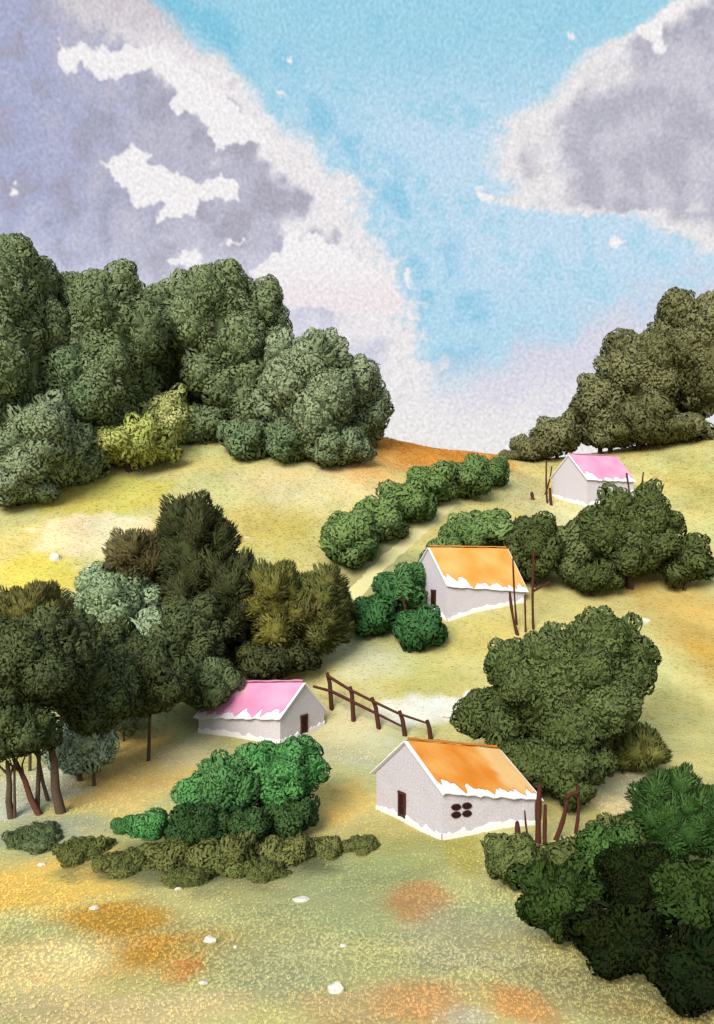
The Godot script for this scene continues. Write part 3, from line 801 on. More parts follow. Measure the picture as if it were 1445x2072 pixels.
# ================================================================ foliage
func clump(sd: int, spiky: bool) -> Dictionary:
	var r = RandomNumberGenerator.new(); r.seed = sd
	var V = PackedVector3Array(); var N = PackedVector3Array(); var I = PackedInt32Array()
	var n = 46
	for k in n:
		var y = 1.0 - 1.35 * (k + 0.5) / n; var a = k * 2.39996 + r.randf_range(-0.4, 0.4)
		var dir = Vector3(cos(a) * sqrt(maxf(1.0 - y * y, 0.0)), y, sin(a) * sqrt(maxf(1.0 - y * y, 0.0)))
		var at = dir * Vector3(0.85, 0.5, 0.85) * r.randf_range(0.86, 1.0)
		var grow_dir = (dir.cross(Vector3(r.randf_range(-1, 1), r.randf_range(-1, 1), r.randf_range(-1, 1))).normalized() * 0.9 + dir * r.randf_range(0.1, 0.6)).normalized()
		if spiky: grow_dir = (grow_dir * 0.5 + Vector3.UP * 0.9 + dir * 0.4).normalized()
		var side = grow_dir.cross(dir)
		if side.length() < 0.1: side = grow_dir.cross(Vector3.RIGHT)
		side = side.normalized()
		var up = side.cross(grow_dir).normalized()
		if up.dot(dir) < 0.0: up = -up
		var ln = r.randf_range(0.36, 0.58) * (1.15 if spiky else 1.0); var w = ln * (0.36 if spiky else 0.5) * r.randf_range(0.8, 1.1)
		var corners = [at - grow_dir * ln * 0.5, at - side * w * 0.5 + up * 0.04, at + grow_dir * ln * 0.5 - up * 0.06, at + side * w * 0.5 + up * 0.04]
		# a leaf has an upper and an under side, a hair apart
		for s in [1.0, -1.0]:
			var b = V.size()
			for p in corners:
				V.append(p + up * 0.008 * s); N.append((dir * 0.5 + up * 0.15 + Vector3.UP * 0.5).normalized())
			var turn = (corners[1] - corners[0]).cross(corners[2] - corners[0]).dot(up) * s > 0.0
			for q in [[0, 1, 2], [0, 2, 3]]:
				if turn: I.append_array([b + q[0], b + q[2], b + q[1]])
				else: I.append_array([b + q[0], b + q[1], b + q[2]])
	return {"v": V, "n": N, "i": I}

const LEAF_GAIN = 1.55

func grow(called: String, label: String, category: String, group: String, foot: Vector3, crown: Vector3, rx: float, ry: float, style: String, tone: String):
	var o = thing(called, label, category, foot, group)
	var r = RandomNumberGenerator.new(); r.seed = hash(label)
	var spiky = style == "spiky"
	var c = crown - foot
	var rz = (rx * 0.85 + ry * 0.15)
	var dist = -foot.z
	var cr = clampf(dist * 0.0118, 0.42, 1.3)
	cr = minf(cr, minf(rx, ry) * 0.5)
	rx = maxf(rx - cr * 0.35, rx * 0.75); ry = maxf(ry - cr * 0.35, ry * 0.75)
	# lobes of the crown
	var lobes = [[c, Vector3(rx, ry, rz) * 0.82]]
	var nl = 13 if minf(rx, ry) > cr * 2.2 else 7
	for k in nl:
		var y = lerpf(0.95, -0.75, (k + 0.5) / nl); var a = k * 2.39996 + r.randf() * 0.9
		var dir = Vector3(cos(a) * sqrt(1.0 - y * y), y, sin(a) * sqrt(1.0 - y * y))
		var s = r.randf_range(0.2, 0.4)
		lobes.append([c + dir * Vector3(rx, ry, rz) * r.randf_range(0.68, 0.86), Vector3(rx, lerpf(ry, minf(rx, ry), 0.5), rz) * s])
	var V = PackedVector3Array(); var N = PackedVector3Array(); var C = PackedColorArray(); var I = PackedInt32Array()
	var ca = lin(TONES[tone][0], LEAF_GAIN); var cb = lin(TONES[tone][1], LEAF_GAIN)
	var protos = clump_spiky if spiky else clump_round
	for li in lobes.size():
		var lc: Vector3 = lobes[li][0]; var lr: Vector3 = lobes[li][1]
		var area = 4.0 * PI * pow((pow(lr.x * lr.y, 1.6) + pow(lr.x * lr.z, 1.6) + pow(lr.y * lr.z, 1.6)) / 3.0, 1.0 / 1.6)
		var count = int(clampf(area / (PI * cr * cr) * 1.75, 8, 700))
		for k in count:
			var y = 1.0 - 2.0 * (k + 0.5) / count; var a = k * 2.39996 + r.randf() * 0.5
			var dir = Vector3(cos(a) * sqrt(1.0 - y * y), y, sin(a) * sqrt(1.0 - y * y))
			var p = lc + dir * lr * r.randf_range(0.88, 0.98)
			var inside = false
			for lj in lobes.size():
				if lj != li and ((p - lobes[lj][0]) / lobes[lj][1]).length() < 0.78: inside = true; break
			if inside: continue
			if p.y + foot.y < height(p.x + foot.x, p.z + foot.z) - cr * 0.3: continue
			var outward = (dir / lr).normalized()
			var aim = (outward * 0.7 + ((p - c) / (lobes[0][1] * lobes[0][1])).normalized() * 0.5 + Vector3.UP * (0.55 if spiky else 0.2) + Vector3(r.randf_range(-1, 1), r.randf_range(-1, 1), r.randf_range(-1, 1)) * 0.25).normalized()
			var sx = aim.cross(Vector3(0.3, 0.1, 0.95)).normalized(); var bs = Basis(sx, aim, sx.cross(aim)).rotated(aim, r.randf() * TAU)
			var s = cr * r.randf_range(0.75, 1.25)
			var grow_up = r.randf_range(1.0, 1.7) if spiky else (r.randf_range(1.5, 2.1) if r.randf() < (0.3 if dir.y > 0.55 else 0.1) else r.randf_range(0.8, 1.1))
			var pr = protos[r.randi() % protos.size()]
			var b = V.size()
			V.append_array(Transform3D(Basis(bs.x * s * (0.8 if spiky else 1.0), bs.y * s * grow_up, bs.z * s * (0.8 if spiky else 1.0)), p) * (pr.v as PackedVector3Array))
			N.append_array(Transform3D(bs, Vector3.ZERO) * (pr.n as PackedVector3Array))
			var wp = p + foot
			var m = clampf(0.5 + 1.6 * mott.get_noise_3dv(wp * 2.2) + r.randf_range(-0.25, 0.25), 0.0, 1.0)
			var cc = ca.lerp(cb, m) * r.randf_range(0.9, 1.1)
			var fill = PackedColorArray(); fill.resize(pr.v.size()); fill.fill(Color(cc.r, cc.g, cc.b)); C.append_array(fill)
			for q in pr.i: I.append(b + q)
		# the dense heart of the lobe
		var b0 = V.size(); var nu = 12; var nv = 8
		for j in nv + 1:
			for i in nu:
				var th = PI * j / nv; var ph = TAU * i / nu
				var dir = Vector3(sin(th) * cos(ph), cos(th), sin(th) * sin(ph))
				V.append(lc + dir * lr * 0.88 * (1.0 + 0.12 * wob.get_noise_3dv((dir * lr + foot) * 2.0))); N.append((dir / lr).normalized()); C.append(Color(ca.r, ca.g, ca.b))
		for j in nv:
			for i in nu:
				var a0 = b0 + j * nu + i; var a1 = b0 + j * nu + (i + 1) % nu
				I.append_array([a0, a0 + nu, a1, a1, a0 + nu, a1 + nu])
	var arr = []; arr.resize(Mesh.ARRAY_MAX)
	arr[Mesh.ARRAY_VERTEX] = V; arr[Mesh.ARRAY_NORMAL] = N; arr[Mesh.ARRAY_COLOR] = C; arr[Mesh.ARRAY_INDEX] = I
	var me = ArrayMesh.new(); me.add_surface_from_arrays(Mesh.PRIMITIVE_TRIANGLES, arr)
	part("crown", me, leaf_mat, o)
	total += I.size() / 3
	# trunk and limbs
	var st = new_st(); var tr = clampf(rx * 0.075, 0.06, 0.42)
	if group == "grove at the left edge": tr *= 0.5
	var bend = Vector3(r.randf_range(-0.3, 0.3), 0, r.randf_range(-0.2, 0.2)) * tr * 4.0
	tube(st, [Vector3(0, -0.35, 0), Vector3(0, 0.05, 0), c * 0.35 + bend, c * 0.7 + bend * 0.6, c], [tr * 1.5, tr * 1.15, tr * 0.9, tr * 0.7, tr * 0.35], 8)
	part("trunk" if category == "tree" else "stem", done(st), bark_mat, o)
	for k in (4 if category == "tree" else 3):
		var a = TAU * k / 4.0 + r.randf(); var s0 = c * r.randf_range(0.4, 0.65) + bend * 0.7
		var e = c + Vector3(cos(a) * rx * 0.6, r.randf_range(-0.1, 0.4) * ry, sin(a) * rz * 0.6)
		st = new_st(); tube(st, [s0, s0.lerp(e, 0.5) + Vector3(0, -0.06 * rx, 0), e], [tr * 0.5, tr * 0.36, tr * 0.14], 6)
		part("limb", done(st), bark_mat, o)

var total = 0

func plant_all():
	grow("hill_tree", "tallest green tree of the left hilltop, at the very edge of the view", "tree", "trees along the left hilltop", Vector3(-38.31, 22.76, -97.15), Vector3(-38.31, 37.38, -97.15), 6.23, 15.16, "round", "hl")
	grow("hill_tree", "green tree on the left hilltop with an upright topknot, second from the edge", "tree", "trees along the left hilltop", Vector3(-30.04, 26.15, -104.15), Vector3(-30.04, 38.63, -104.15), 7.26, 11.9, "round", "hl")
	grow("hill_tree", "low wide green tree filling the foot of the left hilltop, beside the yellow field", "tree", "trees along the left hilltop", Vector3(-34.45, 21.92, -95.46), Vector3(-34.45, 26.97, -95.46), 7.18, 5.85, "round", "hl3")
	grow("hill_tree", "round green tree standing right behind the pale crest of the left hill", "tree", "trees along the left hilltop", Vector3(-25.37, 32.98, -116), Vector3(-25.37, 41.72, -116), 7.76, 9.7, "round", "hl")
	grow("hill_tree", "broad green tree of the left hilltop under the two small sky gaps", "tree", "trees along the left hilltop", Vector3(-17.95, 31.05, -114), Vector3(-17.95, 42.3, -114), 7.94, 11.75, "round", "hl")
	grow("hill_tree", "narrow green tree whose shoulder stands against the white cloud", "tree", "trees along the left hilltop", Vector3(-12.88, 31.73, -117), Vector3(-12.88, 43.21, -117), 4.24, 7.82, "round", "hl")
	grow("hill_tree", "wide grey green tree sloping down to the orange field", "tree", "trees along the left hilltop", Vector3(-5.87, 27.01, -108), Vector3(-5.87, 34.51, -108), 7.52, 8.43, "round", "hl3")
	grow("hill_tree", "smallest green tree of the left hilltop, last one before the open ridge", "tree", "trees along the left hilltop", Vector3(0.34, 28.04, -112), Vector3(0.34, 32.55, -112), 4.12, 5.74, "round", "hl3")
	grow("hill_tree", "dense green tree filling the hollow between the second tree and the pale crest", "tree", "trees along the left hilltop", Vector3(-33.41, 24.85, -101.18), Vector3(-33.41, 33.31, -101.18), 6.2, 7.33, "round", "hl2")
	grow("hill_tree", "green tree low in front of the two sky gaps, right of the pale crest", "tree", "trees along the left hilltop", Vector3(-13.89, 29.61, -112), Vector3(-13.89, 34.73, -112), 5.93, 6.24, "round", "hl")
	grow("hill_bush", "round dark green bush at the foot of the left hill trees, on the orange field", "bush", "trees along the left hilltop", Vector3(-7.83, 26.29, -106), Vector3(-7.83, 28.62, -106), 4.43, 3.07, "round", "hl2")
	grow("hill_bush", "pale yellow green bush on the crest below the left hilltop trees", "bush", "trees along the left hilltop", Vector3(-23.36, 27.9, -108.16), Vector3(-23.36, 31.21, -108.16), 3.98, 3.74, "round", "yg")
	grow("hill_bush", "olive yellow bush left of the pale one, at the edge of the yellow field", "bush", "trees along the left hilltop", Vector3(-26.08, 24.76, -101.62), Vector3(-26.08, 27.7, -101.62), 5.66, 2.94, "round", "yg2")
	grow("hill_bush", "green bush at the foot of the left hilltop trees, right of the pale one", "bush", "trees along the left hilltop", Vector3(-18.87, 28.96, -110.13), Vector3(-18.87, 30.8, -110.13), 3.68, 2.95, "round", "hl")
	grow("hill_bush", "green bush at the foot of the left hilltop trees, over the ochre field", "bush", "trees along the left hilltop", Vector3(-13.13, 26.55, -105.89), Vector3(-13.13, 28.62, -105.89), 3.3, 2.6, "round", "hl2")
	grow("hill_bush", "grey green bush under the smallest hilltop tree, on the orange ridge field", "bush", "trees along the left hilltop", Vector3(-2.47, 25.58, -104.33), Vector3(-2.47, 27.62, -104.33), 4.65, 2.56, "round", "hl3")
	grow("hill_bush", "grey green bush at the left edge, lowest of the hilltop foliage", "bush", "trees along the left hilltop", Vector3(-35.46, 20.83, -93.23), Vector3(-35.46, 22.65, -93.23), 4.42, 2.39, "round", "hl3")
	grow("hill_bush", "grey green bush left of the olive yellow one, under the hilltop trees", "bush", "trees along the left hilltop", Vector3(-31.04, 24.23, -99.89), Vector3(-31.04, 26.74, -99.89), 3.34, 3.12, "round", "hl3")
	grow("hill_tree", "tall brown green tree at the right edge of the right hilltop", "tree", "trees along the right hilltop", Vector3(47.85, 30.87, -124), Vector3(47.85, 41.49, -124), 6.91, 10.37, "round", "hr")
	grow("hill_tree", "brown green tree on the right hilltop between the tall tree and the low one", "tree", "trees along the right hilltop", Vector3(39.59, 29.05, -123), Vector3(39.59, 38.23, -123), 6.03, 8.23, "round", "hr")
	grow("hill_tree", "lower brown green tree at the sloping end of the right hilltop row", "tree", "trees along the right hilltop", Vector3(33.48, 28.12, -122), Vector3(33.48, 34.35, -122), 4.35, 4.9, "round", "hr")
	grow("hill_bush", "small round bush on the right hill just behind the far pink house roof", "bush", "trees along the right hilltop", Vector3(27.34, 27.28, -121), Vector3(27.34, 30.38, -121), 3.78, 2.97, "round", "hr")
	grow("hill_bush", "low bush creeping down the ridge towards the bare skyline", "bush", "trees along the right hilltop", Vector3(23.97, 27.01, -121), Vector3(23.97, 28.63, -121), 3.1, 2.02, "round", "hr")
	grow("hill_bush", "long low bush along the foot of the right hilltop trees", "bush", "trees along the right hilltop", Vector3(42.99, 29.45, -121), Vector3(42.99, 31.33, -121), 6.41, 2.43, "round", "hr")
	grow("hill_bush", "low brown green bush behind the far house, under the lower hilltop tree", "bush", "trees along the right hilltop", Vector3(34.56, 28.12, -121), Vector3(34.56, 30.52, -121), 4.72, 2.02, "round", "hr")
	grow("hill_bush", "lowest tip of the bushes on the ridge, touching the skyline dip", "bush", "trees along the right hilltop", Vector3(21.14, 27.3, -121), Vector3(21.14, 27.55, -121), 2.02, 1.01, "round", "hr")
	grow("hill_bush", "brown green bush filling the foot between the two right hilltop trees", "bush", "trees along the right hilltop", Vector3(38.27, 28.37, -121), Vector3(38.27, 32.54, -121), 5.39, 3.37, "round", "hr")
	grow("hill_bush", "low bush under the trees left of the pale crest", "bush", "trees along the left hilltop", Vector3(-28.52, 25.5, -102.87), Vector3(-28.52, 30.66, -102.87), 3.44, 2.87, "round", "hl")
	grow("hedge_bush", "light green hedge bush at the bottom end of the hedge above the path", "bush", "hedge bushes beside the path", Vector3(-0.5, 14.59, -85.22), Vector3(-0.5, 17.34, -85.22), 2.66, 3.23, "round", "hg")
	grow("hedge_bush", "hedge bush above the path, second up from the bottom end", "bush", "hedge bushes beside the path", Vector3(2.27, 17, -89.57), Vector3(2.27, 19.1, -89.57), 2.8, 2.6, "round", "hg")
	grow("hedge_bush", "hedge bush above the path, third up from the bottom end", "bush", "hedge bushes beside the path", Vector3(5.17, 18.86, -93.22), Vector3(5.17, 20.94, -93.22), 2.91, 2.49, "round", "hg")
	grow("hedge_bush", "tallest hedge bush above the path, near its upper end", "bush", "hedge bushes beside the path", Vector3(8.22, 20.87, -97.32), Vector3(8.22, 23.04, -97.32), 3.04, 2.49, "round", "hg")
	grow("hedge_bush", "hedge bush where the path meets the hedge top, above the middle house", "bush", "hedge bushes beside the path", Vector3(12.36, 21.69, -101.08), Vector3(12.36, 23.72, -101.08), 3.27, 2.37, "round", "hg2")
	grow("hedge_bush", "small dark hedge bush below the skyline dip", "bush", "hedge bushes beside the path", Vector3(15.85, 23.02, -106.3), Vector3(15.85, 24.62, -106.3), 2.25, 1.9, "round", "hg2")
	grow("hedge_bush", "tiny dark bush at the very top of the hedge, on the ridge", "bush", "hedge bushes beside the path", Vector3(18.41, 25.1, -112.96), Vector3(18.41, 26.17, -112.96), 0.94, 0.88, "round", "hg2")
	grow("hedge_bush", "wide green bush straight behind the middle house's orange roof", "bush", "hedge bushes beside the path", Vector3(12.5, 15.6, -88.8), Vector3(12.5, 18.07, -88.8), 4.21, 2.28, "round", "hg")
	grow("hedge_bush", "green bush below the path's upper end, left of the wide one behind the roof", "bush", "hedge bushes beside the path", Vector3(11.56, 16.95, -91.17), Vector3(11.56, 18.48, -91.17), 1.83, 1.52, "round", "hg2")
	grow("hedge_bush", "green bush against the left gable of the middle house, under the path", "bush", "hedge bushes beside the path", Vector3(7.39, 13.62, -84.2), Vector3(7.39, 15.12, -84.2), 1.6, 1.5, "round", "hg")
	grow("hedge_bush", "dark green bush left of the middle house, halfway down its gable", "bush", "hedge bushes beside the path", Vector3(3.68, 11, -79.17), Vector3(3.68, 12.94, -79.17), 2.21, 1.94, "round", "hg3")
	grow("hedge_bush", "lowest dark green bush left of the middle house, beside the path's foot", "bush", "hedge bushes beside the path", Vector3(1.49, 9.39, -75.57), Vector3(1.49, 11.16, -75.57), 2.19, 1.85, "round", "hg3")
	grow("hedge_bush", "dark green bush in front of the middle house gable, hiding its foot", "bush", "hedge bushes beside the path", Vector3(5.32, 8.53, -73.75), Vector3(5.32, 10.3, -73.75), 2.14, 1.81, "round", "hg3")
	grow("hedge_bush", "green bush half hidden by the middle house, on the lower side of the path", "bush", "hedge bushes beside the path", Vector3(5.25, 12.27, -81.64), Vector3(5.25, 13.81, -81.64), 1.82, 1.64, "round", "hg3")
	grow("hedge_bush", "green bush below the path just above the middle house ridge", "bush", "hedge bushes beside the path", Vector3(8.64, 14.61, -86.35), Vector3(8.64, 16.05, -86.35), 1.83, 1.54, "round", "hg")
	grow("round_tree", "round dark tree right behind the fence of the middle house", "tree", "trees between the middle house and the far house", Vector3(16.84, 12.88, -84.05), Vector3(16.84, 16.53, -84.05), 2.72, 3.65, "round", "mr")
	grow("round_tree", "slim dark tree between the round tree and the great broad one", "tree", "trees between the middle house and the far house", Vector3(20.4, 12.69, -84.05), Vector3(20.4, 16.3, -84.05), 2.11, 3.09, "round", "mr2")
	grow("broad_tree", "great broad dark tree just below the far pink house", "tree", "trees between the middle house and the far house", Vector3(25.88, 12.88, -84.06), Vector3(25.88, 17.7, -84.06), 4.92, 4.87, "round", "mr")
	grow("broad_tree", "dark tree spreading low to the right of the great broad one", "tree", "trees between the middle house and the far house", Vector3(30.7, 12.63, -83.14), Vector3(30.7, 15.41, -83.14), 2.69, 2.41, "round", "mr")
	grow("low_bush", "low dark bush at the foot of the great broad tree", "bush", "trees between the middle house and the far house", Vector3(22.03, 12.2, -82.78), Vector3(22.03, 13.91, -82.78), 2.86, 1.57, "round", "mr")
	grow("pointed_tree", "tallest almost black tree with ragged pointed top, mid left of the valley", "tree", "dark trees behind the left pink house", Vector3(-13.24, 8.22, -71.89), Vector3(-13.24, 16.03, -71.89), 3.21, 6.21, "spiky", "dc")
	grow("pointed_tree", "brownish dark tree leaning against the left flank of the tallest pointed one", "tree", "dark trees behind the left pink house", Vector3(-17.36, 8.6, -72.01), Vector3(-17.36, 16.23, -72.01), 2.89, 2.49, "spiky", "dc2")
	grow("pointed_tree", "olive tree to the right of the tallest pointed tree, at the yellow field", "tree", "dark trees behind the left pink house", Vector3(-6.44, 7.76, -71.07), Vector3(-6.44, 12.51, -71.07), 3.76, 3.96, "spiky", "ol")
	grow("pointed_tree", "olive brown tree nearest the top end of the rail fence", "tree", "dark trees behind the left pink house", Vector3(-3.07, 7.58, -70.98), Vector3(-3.07, 11.93, -70.98), 2.69, 3.96, "spiky", "ol")
	grow("pointed_tree", "dark tree in the middle of the valley group, between the tallest and the olive one", "tree", "dark trees behind the left pink house", Vector3(-9.99, 7.58, -71), Vector3(-9.99, 12.92, -71), 3.36, 4.15, "spiky", "dc")
	grow("low_bush", "dark bush right behind the pink roof of the left house", "bush", "dark trees behind the left pink house", Vector3(-6.24, 6.59, -68.95), Vector3(-6.24, 8.7, -68.95), 3.65, 1.54, "round", "dc")
	grow("low_bush", "grey green bush touching the left end of the pink roof", "bush", "dark trees behind the left pink house", Vector3(-10.75, 4.57, -63.8), Vector3(-10.75, 7.59, -63.8), 2.67, 1.96, "round", "sg2")
	grow("sage_tree", "pale grey green tree between the yellow field and the tall dark one", "tree", "dark trees behind the left pink house", Vector3(-19.2, 8.03, -70.67), Vector3(-19.2, 12.56, -70.67), 3.74, 3.35, "round", "sg")
	grow("sage_tree", "pale grey green tree peeping out low between the dark crowns", "tree", "dark trees behind the left pink house", Vector3(-15, 6.47, -68.59), Vector3(-15, 10.29, -68.59), 2.68, 2.68, "round", "sg")
	grow("grove_tree", "large black green tree at the left edge on several leaning trunks", "tree", "grove at the left edge", Vector3(-17.47, 3.7, -48.42), Vector3(-17.47, 11.8, -48.42), 3.37, 3.1, "round", "gv")
	grow("grove_tree", "black green tree of the grove next to the pale gap by the pink house", "tree", "grove at the left edge", Vector3(-13.58, 3.79, -57.7), Vector3(-13.58, 9.26, -57.7), 3.22, 3.05, "round", "gv")
	grow("grove_tree", "dark tree in the middle of the grove, over the thin straight trunk", "tree", "grove at the left edge", Vector3(-15.75, 3.61, -53.08), Vector3(-15.75, 9.23, -53.08), 2.81, 3.11, "round", "gv2")
	grow("grove_tree", "dark low limbed tree at the left edge below the large one", "tree", "grove at the left edge", Vector3(-18.3, 3.65, -47.41), Vector3(-18.3, 8.53, -47.41), 2.25, 1.98, "round", "gv2")
	grow("grove_tree", "olive topped tree behind the grove with curled leafy tips", "tree", "grove at the left edge", Vector3(-20.43, 3.84, -55.35), Vector3(-20.43, 13.71, -55.35), 2.62, 1.85, "spiky", "ol2")
	grow("grove_tree", "dark tree filling the middle between the sage trees and the pink roof", "tree", "grove at the left edge", Vector3(-12.4, 5.68, -66.9), Vector3(-12.4, 10.16, -66.9), 3.17, 4.1, "round", "gv")
	grow("grove_tree", "dark low tree below the pale grey green tree, right of the large grove crown", "tree", "grove at the left edge", Vector3(-16.57, 3.87, -58.6), Vector3(-16.57, 10.4, -58.6), 2.61, 2.61, "round", "gv")
	grow("grove_bush", "pale grey green bush under the grove trees, beside the straw field", "bush", "grove at the left edge", Vector3(-16.78, 3.63, -54.01), Vector3(-16.78, 5.73, -54.01), 1.96, 1.96, "round", "sg3")
	grow("grove_bush", "small pale sage bush glimpsed between the grove and the pink house", "bush", "grove at the left edge", Vector3(-16.13, 4.16, -61.25), Vector3(-16.13, 6.21, -61.25), 1.88, 1.54, "round", "sg3")
	grow("spreading_tree", "large spreading green tree with ragged leafy edge behind the front orange house", "tree", "spreading trees behind the front house", Vector3(12.48, 3.83, -52.37), Vector3(12.48, 9.67, -52.37), 4.82, 4.38, "round", "fr")
	grow("spreading_tree", "lower left limb tree reaching towards the rail fence", "tree", "spreading trees behind the front house", Vector3(9.53, 4.02, -54.71), Vector3(9.53, 7.38, -54.71), 3.35, 2.01, "round", "fr")
	grow("spreading_tree", "upper right tree of the spreading group, next to the golden field", "tree", "spreading trees behind the front house", Vector3(15.47, 3.88, -54.16), Vector3(15.47, 10.67, -54.16), 2.78, 2.87, "round", "fr")
	grow("low_bush", "green bush between the spreading tree and the front house roof end", "bush", "spreading trees behind the front house", Vector3(11.17, 3.93, -49.82), Vector3(11.17, 5.87, -49.82), 3.05, 1.89, "round", "fr")
	grow("low_bush", "small olive bush on the pale bank right of the spreading tree", "bush", "spreading trees behind the front house", Vector3(17.26, 3.92, -55.07), Vector3(17.26, 5.3, -55.07), 1.99, 1.38, "spiky", "fr2")
	grow("low_bush", "olive bush on the bank right of the front house, below the pale grass", "bush", "dark bushes at the lower right", Vector3(12.08, 3.5, -41.47), Vector3(12.08, 4.65, -41.47), 1.62, 1.2, "round", "b3")
	grow("pointed_bush", "dark green bush with tall pointed sprays at the right edge of the bank", "bush", "dark bushes at the lower right", Vector3(14.43, 3.35, -41.26), Vector3(14.43, 5.88, -41.26), 1.89, 2.41, "spiky", "b2")
	grow("pointed_bush", "green bush at the right edge, last one on the pale bank", "bush", "dark bushes at the lower right", Vector3(15.97, 3.43, -40.5), Vector3(15.97, 5.91, -40.5), 1.24, 1.81, "spiky", "b2")
	grow("low_bush", "olive bush just right of the front house posts", "bush", "dark bushes at the lower right", Vector3(9.62, 3.79, -38.58), Vector3(9.62, 4.76, -38.58), 1.72, 1.12, "round", "b3")
	grow("low_bush", "green bush at the right foot of the front house wall", "bush", "dark bushes at the lower right", Vector3(6.54, 4.27, -36.95), Vector3(6.54, 5.5, -36.95), 1.28, 1.13, "round", "b3")
	grow("low_bush", "bright green bush in the middle of the lower right thicket", "bush", "dark bushes at the lower right", Vector3(10.22, 4.32, -35.45), Vector3(10.22, 6.09, -35.45), 1.58, 1.38, "round", "b2")
	grow("low_bush", "blackest bush of the lower right thicket", "bush", "dark bushes at the lower right", Vector3(9.61, 5.37, -30.39), Vector3(9.61, 7.23, -30.39), 1.61, 1.44, "round", "b1")
	grow("low_bush", "dark bush on the left flank of the lower right thicket", "bush", "dark bushes at the lower right", Vector3(6.69, 5.65, -29.45), Vector3(6.69, 7.13, -29.45), 1.4, 1.23, "round", "b4")
	grow("low_bush", "dark green bush at the right edge, lower in the thicket", "bush", "dark bushes at the lower right", Vector3(10.41, 6.01, -27.17), Vector3(10.41, 7.98, -27.17), 1.29, 1.51, "round", "b4")
	grow("low_bush", "lowest front bush of the thicket, towards the straw slope", "bush", "dark bushes at the lower right", Vector3(7.62, 6.43, -25.92), Vector3(7.62, 7.59, -25.92), 1.52, 1.01, "round", "b1")
	grow("low_bush", "dark bush in the bottom right corner of the view", "bush", "dark bushes at the lower right", Vector3(8.63, 7.08, -22.86), Vector3(8.63, 8.17, -22.86), 1.15, 0.96, "round", "b1")
	grow("garden_bush", "big bright green bush right below the left pink house door", "bush", "green bushes below the left pink house", Vector3(-4.26, 3.51, -47.05), Vector3(-4.26, 6.05, -47.05), 2.57, 1.99, "round", "g1")
	grow("garden_bush", "mid green bush under the middle of the pink house wall", "bush", "green bushes below the left pink house", Vector3(-6.65, 3.82, -45.79), Vector3(-6.65, 5.86, -45.79), 1.84, 1.89, "round", "g4")
	grow("garden_bush", "leafy green bush at the left end under the pink house wall", "bush", "green bushes below the left pink house", Vector3(-8.29, 3.86, -45.83), Vector3(-8.29, 5.34, -45.83), 1.17, 1.33, "round", "g1")
	grow("garden_bush", "darkest bush in front of the garden bushes, at their left foot", "bush", "green bushes below the left pink house", Vector3(-7.81, 3.8, -43.45), Vector3(-7.81, 4.4, -43.45), 1.5, 1.36, "round", "g2")
	grow("garden_bush", "small dark bush at the lower right foot of the bright one", "bush", "green bushes below the left pink house", Vector3(-3.35, 3.44, -45.43), Vector3(-3.35, 4.45, -45.43), 1.42, 0.91, "round", "g2")
	grow("garden_bush", "dark bush in front of the mid green one, at the centre of the row", "bush", "green bushes below the left pink house", Vector3(-5.46, 3.71, -44.03), Vector3(-5.46, 4.49, -44.03), 1.47, 0.79, "round", "g2")
	grow("garden_bush", "low bright bush trailing left towards the grove", "bush", "green bushes below the left pink house", Vector3(-10.42, 3.73, -44.91), Vector3(-10.42, 3.98, -44.91), 1.1, 0.85, "round", "g1")
	grow("garden_bush", "smallest green bush at the trailing left end of the garden row", "bush", "green bushes below the left pink house", Vector3(-11.98, 3.67, -45.5), Vector3(-11.98, 3.87, -45.5), 0.66, 0.56, "round", "g4")
	grow("scrub_bush", "olive scrub at the left end of the band, below the grove trunks", "bush", "low olive scrub on the front slope", Vector3(-13.15, 3.6, -42.72), Vector3(-13.15, 3.67, -42.72), 1.57, 0.57, "round", "g3")
	grow("scrub_bush", "olive scrub below the trailing end of the garden bushes", "bush", "low olive scrub on the front slope", Vector3(-10.61, 3.8, -40.71), Vector3(-10.61, 3.85, -40.71), 1.41, 0.59, "round", "g3")
	grow("scrub_bush", "small olive scrub at the right end of the band, towards the front house", "bush", "low olive scrub on the front slope", Vector3(-1.62, 3.54, -43.07), Vector3(-1.62, 3.63, -43.07), 1.15, 0.58, "round", "g3")
	grow("scrub_bush", "olive scrub nearest the gable of the front house", "bush", "low olive scrub on the front slope", Vector3(0.18, 3.49, -43.7), Vector3(0.18, 3.54, -43.7), 1.07, 0.44, "round", "g3")
	grow("scrub_bush", "grey green scrub among the bare grove trunks at the left edge", "bush", "low olive scrub on the front slope", Vector3(-16.19, 3.57, -44.54), Vector3(-16.19, 3.64, -44.54), 1.74, 0.55, "round", "sg2")
	grow("scrub_bush", "lowest olive scrub of the band, above the ochre slope", "bush", "low olive scrub on the front slope", Vector3(-7.49, 3.89, -38.66), Vector3(-7.49, 3.93, -38.66), 1.25, 0.43, "round", "g3")
	grow("scrub_bush", "olive scrub under the right half of the garden bushes", "bush", "low olive scrub on the front slope", Vector3(-4.29, 3.75, -39.95), Vector3(-4.29, 3.79, -39.95), 1.25, 0.49, "round", "g3")
	grow("garden_bush", "wide olive scrub bush on the front slope below the darkest bush", "bush", "green bushes below the left pink house", Vector3(-8.71, 3.75, -41.42), Vector3(-8.71, 3.84, -41.42), 1.43, 0.92, "round", "g3")
	grow("garden_bush", "olive scrub bush in the middle of the front slope row", "bush", "green bushes below the left pink house", Vector3(-6.18, 3.69, -40.99), Vector3(-6.18, 3.8, -40.99), 1.78, 1.19, "round", "g3")
	grow("garden_bush", "olive scrub bush at the right end of the front slope row", "bush", "green bushes below the left pink house", Vector3(-3.38, 3.72, -41.98), Vector3(-3.38, 3.81, -41.98), 1.4, 0.89, "round", "g3")
	# bare leaning trunks of the grove
	var g = "bare trunks standing under the grove"
